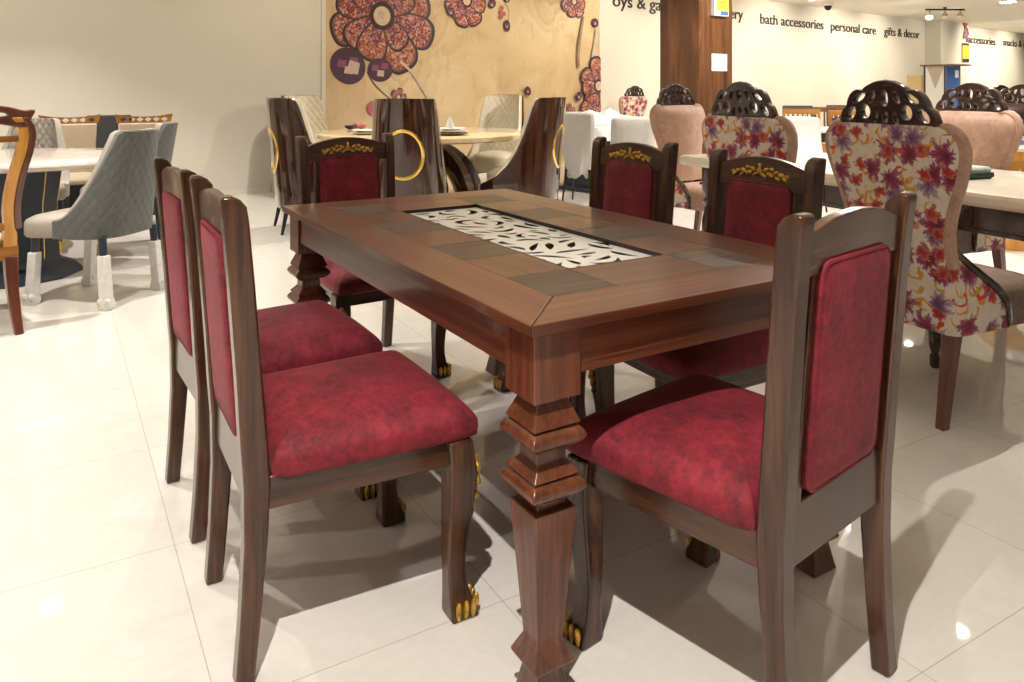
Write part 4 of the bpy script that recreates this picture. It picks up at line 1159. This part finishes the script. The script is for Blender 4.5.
# ------------------------------------------------------------------ far chairs, tables and sideboard on the right
def slat_chair(name, label, px, Y, rz, wood_m, z1=.92, grp='wooden chairs far back on the right', w=.2, leafy=False):
    t = thing(name, label, 'chair', ((px - 512) / FPX * Y, Y, 0), rad(rz), grp)
    for s in (-1, 1):
        bm = bmesh.new(); loft(bm, [rect_ring(s * w, -.06 * max(0, z - .45) - .05 * max(0, .4 - z), z, .016, .016) for z in (0, .4, .46, z1)]); obj('back_post', bm, wood_m, t, bevel=.003)
        bm = bmesh.new(); loft(bm, [rect_ring(s * w, .40, z, h, h) for z, h in ((0, .014), (.43, .02))]); obj('front_leg', bm, wood_m, t)
    bm = bmesh.new(); box(bm, -w - .01, w + .01, -.05, -.015, z1 - .055, z1 + .01); obj('top_rail', bm, wood_m, t, bevel=.005)
    bm = bmesh.new(); box(bm, -w, w, -.03, -.005, .56, .60); obj('lower_rail', bm, wood_m, t, bevel=.004)
    if leafy:
        R = random.Random(4); bm = bmesh.new()
        for k in range(46):
            blob(bm, Vector((R.uniform(-w * .9, w * .9), -.03, R.uniform(.6, z1 - .06))), (R.uniform(.012, .024), .008, R.uniform(.006, .012)), rot_y(R.uniform(0, 3)), 6)
        obj('carved_leaves', bm, M['black'], t)
    else:
        for k in range(5):
            x = -w * .68 + w * .34 * k
            bm = bmesh.new(); loft(bm, [rect_ring(x, -.06 * (z - .45), z, .011, .007) for z in (.59, z1 - .05)]); obj('slat', bm, wood_m, t)
    bm = bmesh.new(); cushion(bm, [(-w, .0), (w, .0), (w + .015, .42), (-w - .015, .42)], .42, .47, .015); obj('seat', bm, M['beige'] if not leafy else wood_m, t, ang=60)
slat_chair('wooden_chair', 'honey wood chair with dark leaf carving beyond the white chair', 801.5, 9.6, 160, M['orange_x'], .925, leafy=True)
slat_chair('wooden_chair', 'brown slat back chair nearest the big floral chair crest', 830, 10.7, 170, M['slat'], .92)
slat_chair('wooden_chair', 'distant dark chair top showing above the leaf carved chair', 798, 11.6, 170, plain('violet_brown', (.12, .075, .09), .5), .92)
slat_chair('wooden_chair', 'distant brown chair half hidden by the big floral chair crest', 842, 11.5, 175, M['slat'], .93)
slat_chair('wooden_chair', 'honey wood chair in the gap between slat chair and floral crest', 846, 9.9, 185, M['orange_x'], .90, leafy=True)
draped('padded_chair', 'white padded chair showing between the two floral crest chairs', ((806 - 512) / FPX * 7.6, 7.7), rad(175), .20, .21, .90, .46, grp=None, seed=8)
def far_table():
    t = thing('small_table', 'dark patterned table with white top beside the white padded chair', 'table', ((826 - 512) / FPX * 8.5, 8.5, 0), rad(20))
    bm = bmesh.new(); box(bm, -.30, .30, -.22, .22, .72, .76); obj('tabletop', bm, M['white'], t, bevel=.006)
    bm = bmesh.new(); box(bm, -.27, .27, -.19, .19, .62, .72); obj('apron', bm, M['black'], t)
    for sx in (-1, 1):
        for sy in (-1, 1):
            bm = bmesh.new(); loft(bm, [rect_ring(sx * .25, sy * .17, z, h, h) for z, h in ((0, .018), (.65, .026))]); obj('leg', bm, M['black'], t)
    bm = bmesh.new(); box(bm, -.22, .22, -.185, -.165, .35, .6); obj('honey_panel', bm, M['orange_x'], t)
far_table()
def sideboard():
    px, Y = 1022, 5.75
    t = thing('sideboard', 'honey wood sideboard with pale top behind the rose crest chair at far right', 'sideboard', ((px - 512) / FPX * Y, Y, 0), rad(-12))
    bm = bmesh.new(); box(bm, -.20, .55, -.02, .40, .0, .725); obj('carcass', bm, M['orange_y'], t, bevel=.006)
    bm = bmesh.new(); box(bm, -.22, .57, -.04, .42, .725, .76); obj('top', bm, M['marblecream'], t, bevel=.008)
    for x in (-.13, .12, .37):
        bm = bmesh.new(); box(bm, x, x + .2, -.034, -.018, .52, .66); dr = obj('drawer', bm, M['orange_x'], t, bevel=.006)
        bm = bmesh.new(); blob(bm, Vector((x + .1, -.045, .59)), (.012, .014, .012)); obj('knob', bm, M['gold'], dr)
    o0 = None
    for k, (x, w, h, lab) in enumerate(((-.15, .07, .055, 'small blue and white box at the left end of the sideboard'), (-.02, .09, .075, 'taller blue and white box second on the sideboard'), (.10, .08, .06, 'blue and white box farthest right on the sideboard'))):
        ca, sa = math.cos(rad(-12)), math.sin(rad(-12)); cx, cy = x + .02, .12
        b = thing('gift_box', lab, 'box', (t.location.x + cx * ca - cy * sa, t.location.y + cx * sa + cy * ca, .7605), rad(-12), 'boxes on the honey sideboard')
        bm = bmesh.new(); box(bm, -w / 2, w / 2, -.04, .04, 0, h); obj('carton', bm, M['paper'], b, bevel=.002)
        bm = bmesh.new(); box(bm, -w / 2 - .001, w / 2 + .001, -.041, .041, h * .15, h * .6); obj('blue_band', bm, plain('blue_band', (.08, .2, .42), .5), b)
sideboard()
def kiosk():
    Y = 14.5; c = Vector(((946 - 512) / FPX * Y, Y, 0))
    t = thing('display_stand', 'tall white and blue display stand with flat top before the far pilaster', 'stand', c, rad(-62))
    h = 1.60; a, b = .42, .42
    # near vertical corner at the origin; white face runs left, blue face runs right
    bm = bmesh.new(); box(bm, -a, 0, 0, b, .0, h); obj('body', bm, M['paper'], t)
    bm = bmesh.new(); box(bm, .0, .012, -.0, b, .02, h); bl = obj('blue_panel', bm, M['blue'], t)
    bm = bmesh.new(); box(bm, .0121, .016, b * .6, b * .85, h - .22, h - .08); obj('white_label', bm, M['paper'], bl)
    bm = bmesh.new()
    loft(bm, [[(-a + .05, y, h - .01), (-.04, y, h - .01), (-a / 2, y, h - .42)] for y in (-.012, -.001)]); obj('beige_pennant', bm, plain('beige_pennant', (.52, .44, .36), .7), t)
    for x in (-a, -.018):
        bm = bmesh.new(); box(bm, x - .012, x + .012, -.02, .004, 0, h); obj('dark_edge', bm, M['bluegrey'], t)
    bm = bmesh.new(); box(bm, -a - .06, .18, -.06, b + .06, h, h + .03); obj('flat_top', bm, M['slat'], t)
    Y = 15.5; c = Vector(((919.5 - 512) / FPX * Y, Y, 0))
    t = thing('storage_cabinet', 'narrow tan cabinet standing left of the blue display stand', 'cabinet', c, rad(30))
    bm = bmesh.new(); box(bm, -.11, .11, -.1, .2, 0, 1.44); obj('carcass', bm, M['tan'], t, bevel=.006)
    bm = bmesh.new(); box(bm, -.1, .1, -.112, -.1, .05, 1.40); dr = obj('door', bm, M['tan'], t, bevel=.003)
    bm = bmesh.new(); box(bm, .07, .08, -.125, -.112, .8, .92); obj('handle', bm, M['darkmetal'], dr)
kiosk()
def pilaster_signs():
    # signs on the pilaster's front face
    def at(px, py):
        s = px_on_offset(px, PD); o = wall_pt(s, PD, 0)
        return s, CAMH - (py - YH) * o.y / FPX
    s0, z1 = at(961.5, 43); s1, z0 = at(970, 62.5)
    s1 = min(s1, pb)
    p = wall_pt((s0 + s1) / 2, PD, 0); hw = (s1 - s0) / 2
    t = thing('wall_sign', 'yellow sign with dark blue ends on the far pilaster', 'sign', (p.x, p.y, z0), WANG)
    bm = bmesh.new(); box(bm, -hw, hw, -.03, -.002, 0, z1 - z0); obj('panel', bm, M['yellow'], t)
    bm = bmesh.new(); box(bm, -hw, hw, -.033, -.03, 0, .09); box(bm, -hw, hw, -.033, -.03, z1 - z0 - .06, z1 - z0); obj('blue_band', bm, M['bluegrey'], t)
    p = wall_pt(at(965.5, 30)[0], PD, 0)
    t = thing('wall_decoration', 'cluster of coloured rings on the far pilaster above the yellow sign', 'decoration', (p.x, p.y, at(965.5, 30)[1]), WANG)
    Ysc = p.y / FPX
    cols = {'red': (.5, .03, .05), 'green': (.03, .30, .14), 'pink': (.62, .12, .25), 'blue': (.12, .32, .55), 'olive': (.25, .30, .06), 'violet': (.28, .10, .40), 'grey': (.12, .12, .14)}
    mm = {k: plain('ring_' + k, v, .5, var=.02) for k, v in cols.items()}
    for px, py, c in ((-5, 6.5, 'red'), (1, 6.5, 'green'), (-2, 3.5, 'grey'), (-1, -1, 'pink'), (1.5, 0, 'red'), (-3, -3, 'blue'), (3.5, -3.5, 'violet'), (-5, -6.5, 'olive'), (0.5, -6.5, 'pink'), (3, -9.5, 'violet')):
        bm = bmesh.new(); r = 1.9 * Ysc
        tube(bm, [(px * Ysc + r * math.cos(a), -.012, py * Ysc + r * math.sin(a) * 1.15) for a in [2 * PI * k / 18 for k in range(18)]], .8 * Ysc, 6, True)
        obj('ring', bm, mm[c], t)
pilaster_signs()

# ------------------------------------------------------------------ lamps
def spot(x, y, z, power, size=120, blend=.6, r=.05, target=None, col=(1, .945, .87)):
    l = bpy.data.lights.new('downlight', 'SPOT'); l.energy = power; l.spot_size = rad(size); l.spot_blend = blend; l.shadow_soft_size = r; l.color = col
    o = bpy.data.objects.new('downlight', l); C.objects.link(o); o.location = (x, y, z)
    if target is not None:
        o.rotation_euler = (Vector(target) - Vector((x, y, z))).to_track_quat('-Z', 'Y').to_euler()
    return o
def downlight():
    t = thing('ceiling_downlight', 'round recessed downlight glowing in the showroom ceiling', 'lamp', (0, 0, HC), 0, 'recessed ceiling downlights')
    bm = bmesh.new()
    tube(bm, [(.075 * math.cos(a), .075 * math.sin(a), -.006) for a in [2 * PI * k / 28 for k in range(28)]], .012, 8, True); obj('trim_ring', bm, M['porcelain'], t)
    bm = bmesh.new(); lathe(bm, [(.066, -.010), (.066, -.002)], 28); obj('diffuser', bm, M['lamp'], t)
    return t
dl = downlight()
E = 1.0
DL = [(-.23, .22, 330), (.76, -2.0, 300), (2.7, 4.2, 230), (-1.6, 4.6, 130), (-3.67, 6.23, 230), (-1.13, 7.49, 190), (3.4, 5.95, 230), (-2.6, 3.3, 235), (-3.3, 1.6, 165), (6.4, 12.6, 260), (1.6, 8.2, 110), (5.8, 9.6, 330), (-5.6, 4.5, 90), (9.5, 13.5, 420), (14, 17, 520)]  # unseen lamp before the display stand is added to brighten its white face
for i, (x, y, p) in enumerate(DL):
    o = dl if i == 0 else dup(dl)
    o.location = (x, y, HC)
    spot(x, y, HC - .03, p * E, 104, .75, .02)
spot(3.3, 7.6, HC - .03, 360, 160, .3, .02)  # unseen wide lamp added to brighten the pillar's right face
o = dup(dl); o.location = (3.3, 7.6, HC)  # fixture copied for that added lamp
# wall washers; the weak one beside the pilaster is added to brighten it
for s, p in ((-2.5, 60), (.5, 60), (3.4, 130), (5.8, 210), (8.2, 270), (10.6, 280), (13.2, 300), (15.2, 260), (17.6, 90), (20.3, 320), (22, 340), (24, 360)):
    q = wall_pt(s, 2.1, HC - .05); tg = wall_pt(s, 0, 1.5)
    spot(q.x, q.y, q.z, p * E, 98, .9, .08, tg, (1, .87, .68))
# track light near the pilaster
def track():
    Y = 17.0
    c = Vector(((945 - 512) / FPX * Y, Y, HC))
    t = thing('track_light', 'ceiling track light with three spot heads near the pilaster', 'lamp', c, rad(0))
    bm = bmesh.new(); box(bm, -.42, .42, -.02, .02, -.075, -.04); obj('rail', bm, M['darkmetal'], t)
    bm = bmesh.new(); box(bm, -.03, .03, -.015, .015, -.04, 0); obj('hanger', bm, M['darkmetal'], t)
    for k, x in enumerate((-.33, .0, .33)):
        bm = bmesh.new(); d = Vector((-.35, -.5, -.8)).normalized()
        p = Vector((x, 0, -.13)); tube(bm, [p, p + d * .05, p + d * .13], [.025, .06, .07], 14); hd = obj('lamp_head', bm, M['tan'] if k else M['porcelain'], t)
        bm2 = bmesh.new(); tube(bm2, [(x, 0, -.075), p], .01, 6); obj('swivel', bm2, M['darkmetal'], hd)
        bm = bmesh.new(); q = p + d * .131; tube(bm, [q, q + d * .006], .06, 14); obj('bulb', bm, M['lamp'] if k == 0 else plain('dim_bulb', (.8, .75, .65), .3), hd)
    Y = 12.0; c = Vector(((1008 - 512) / FPX * Y, Y, HC))
    t = thing('ceiling_spotlight', 'bright white spotlight hanging from the ceiling at the far right', 'lamp', c, 0)
    bm = bmesh.new(); tube(bm, [(-.06, 0, 0), (-.06, 0, -.30)], .012, 8); obj('stem', bm, M['darkmetal'], t)
    bm = bmesh.new(); lathe(bm, [(.05, -.30), (.09, -.34), (.12, -.44), (.115, -.44), (.04, -.32)], 24); hd = obj('shade', bm, M['porcelain'], t)
    bm = bmesh.new(); lathe(bm, [(.105, -.442), (.105, -.43)], 24); obj('bulb', bm, M['lamp'], hd)
    Y = 15.5; c = Vector(((812 - 512) / FPX * Y, Y, HC)); o = dup(dl, c)
    Y = 16; c = Vector(((828 - 512) / FPX * Y, Y, HC))
    t = thing('dome_camera', 'small black dome camera on the ceiling above the lettering', 'camera', c, 0)
    bm = bmesh.new(); lathe(bm, [(.10, 0), (.10, -.06), (.09, -.08)], 20); obj('base', bm, M['porcelain'], t)
    bm = bmesh.new(); blob(bm, Vector((0, 0, -.09)), (.075, .075, .085), n=14); obj('dome', bm, M['black'], t)
track()

# ------------------------------------------------------------------ world, camera, view
w = bpy.data.worlds.new('world'); bpy.context.scene.world = w; w.use_nodes = True
w.node_tree.nodes['Background'].inputs[0].default_value = (1, .95, .87, 1)
w.node_tree.nodes['Background'].inputs[1].default_value = .13
cam = bpy.data.cameras.new('camera'); co = bpy.data.objects.new('camera', cam); C.objects.link(co)
co.location = (0, 0, CAMH); co.rotation_euler = (PI / 2, 0, 0)
cam.sensor_width = 36; cam.lens = FPX / 1024 * 36; cam.shift_y = -(341 - YH) / 1024; cam.clip_start = .05
sc = bpy.context.scene; sc.camera = co
vs = sc.view_settings; vs.view_transform = 'Standard'; vs.look = 'None'; vs.gamma = 1; vs.use_curve_mapping = False; vs.exposure = 0.27
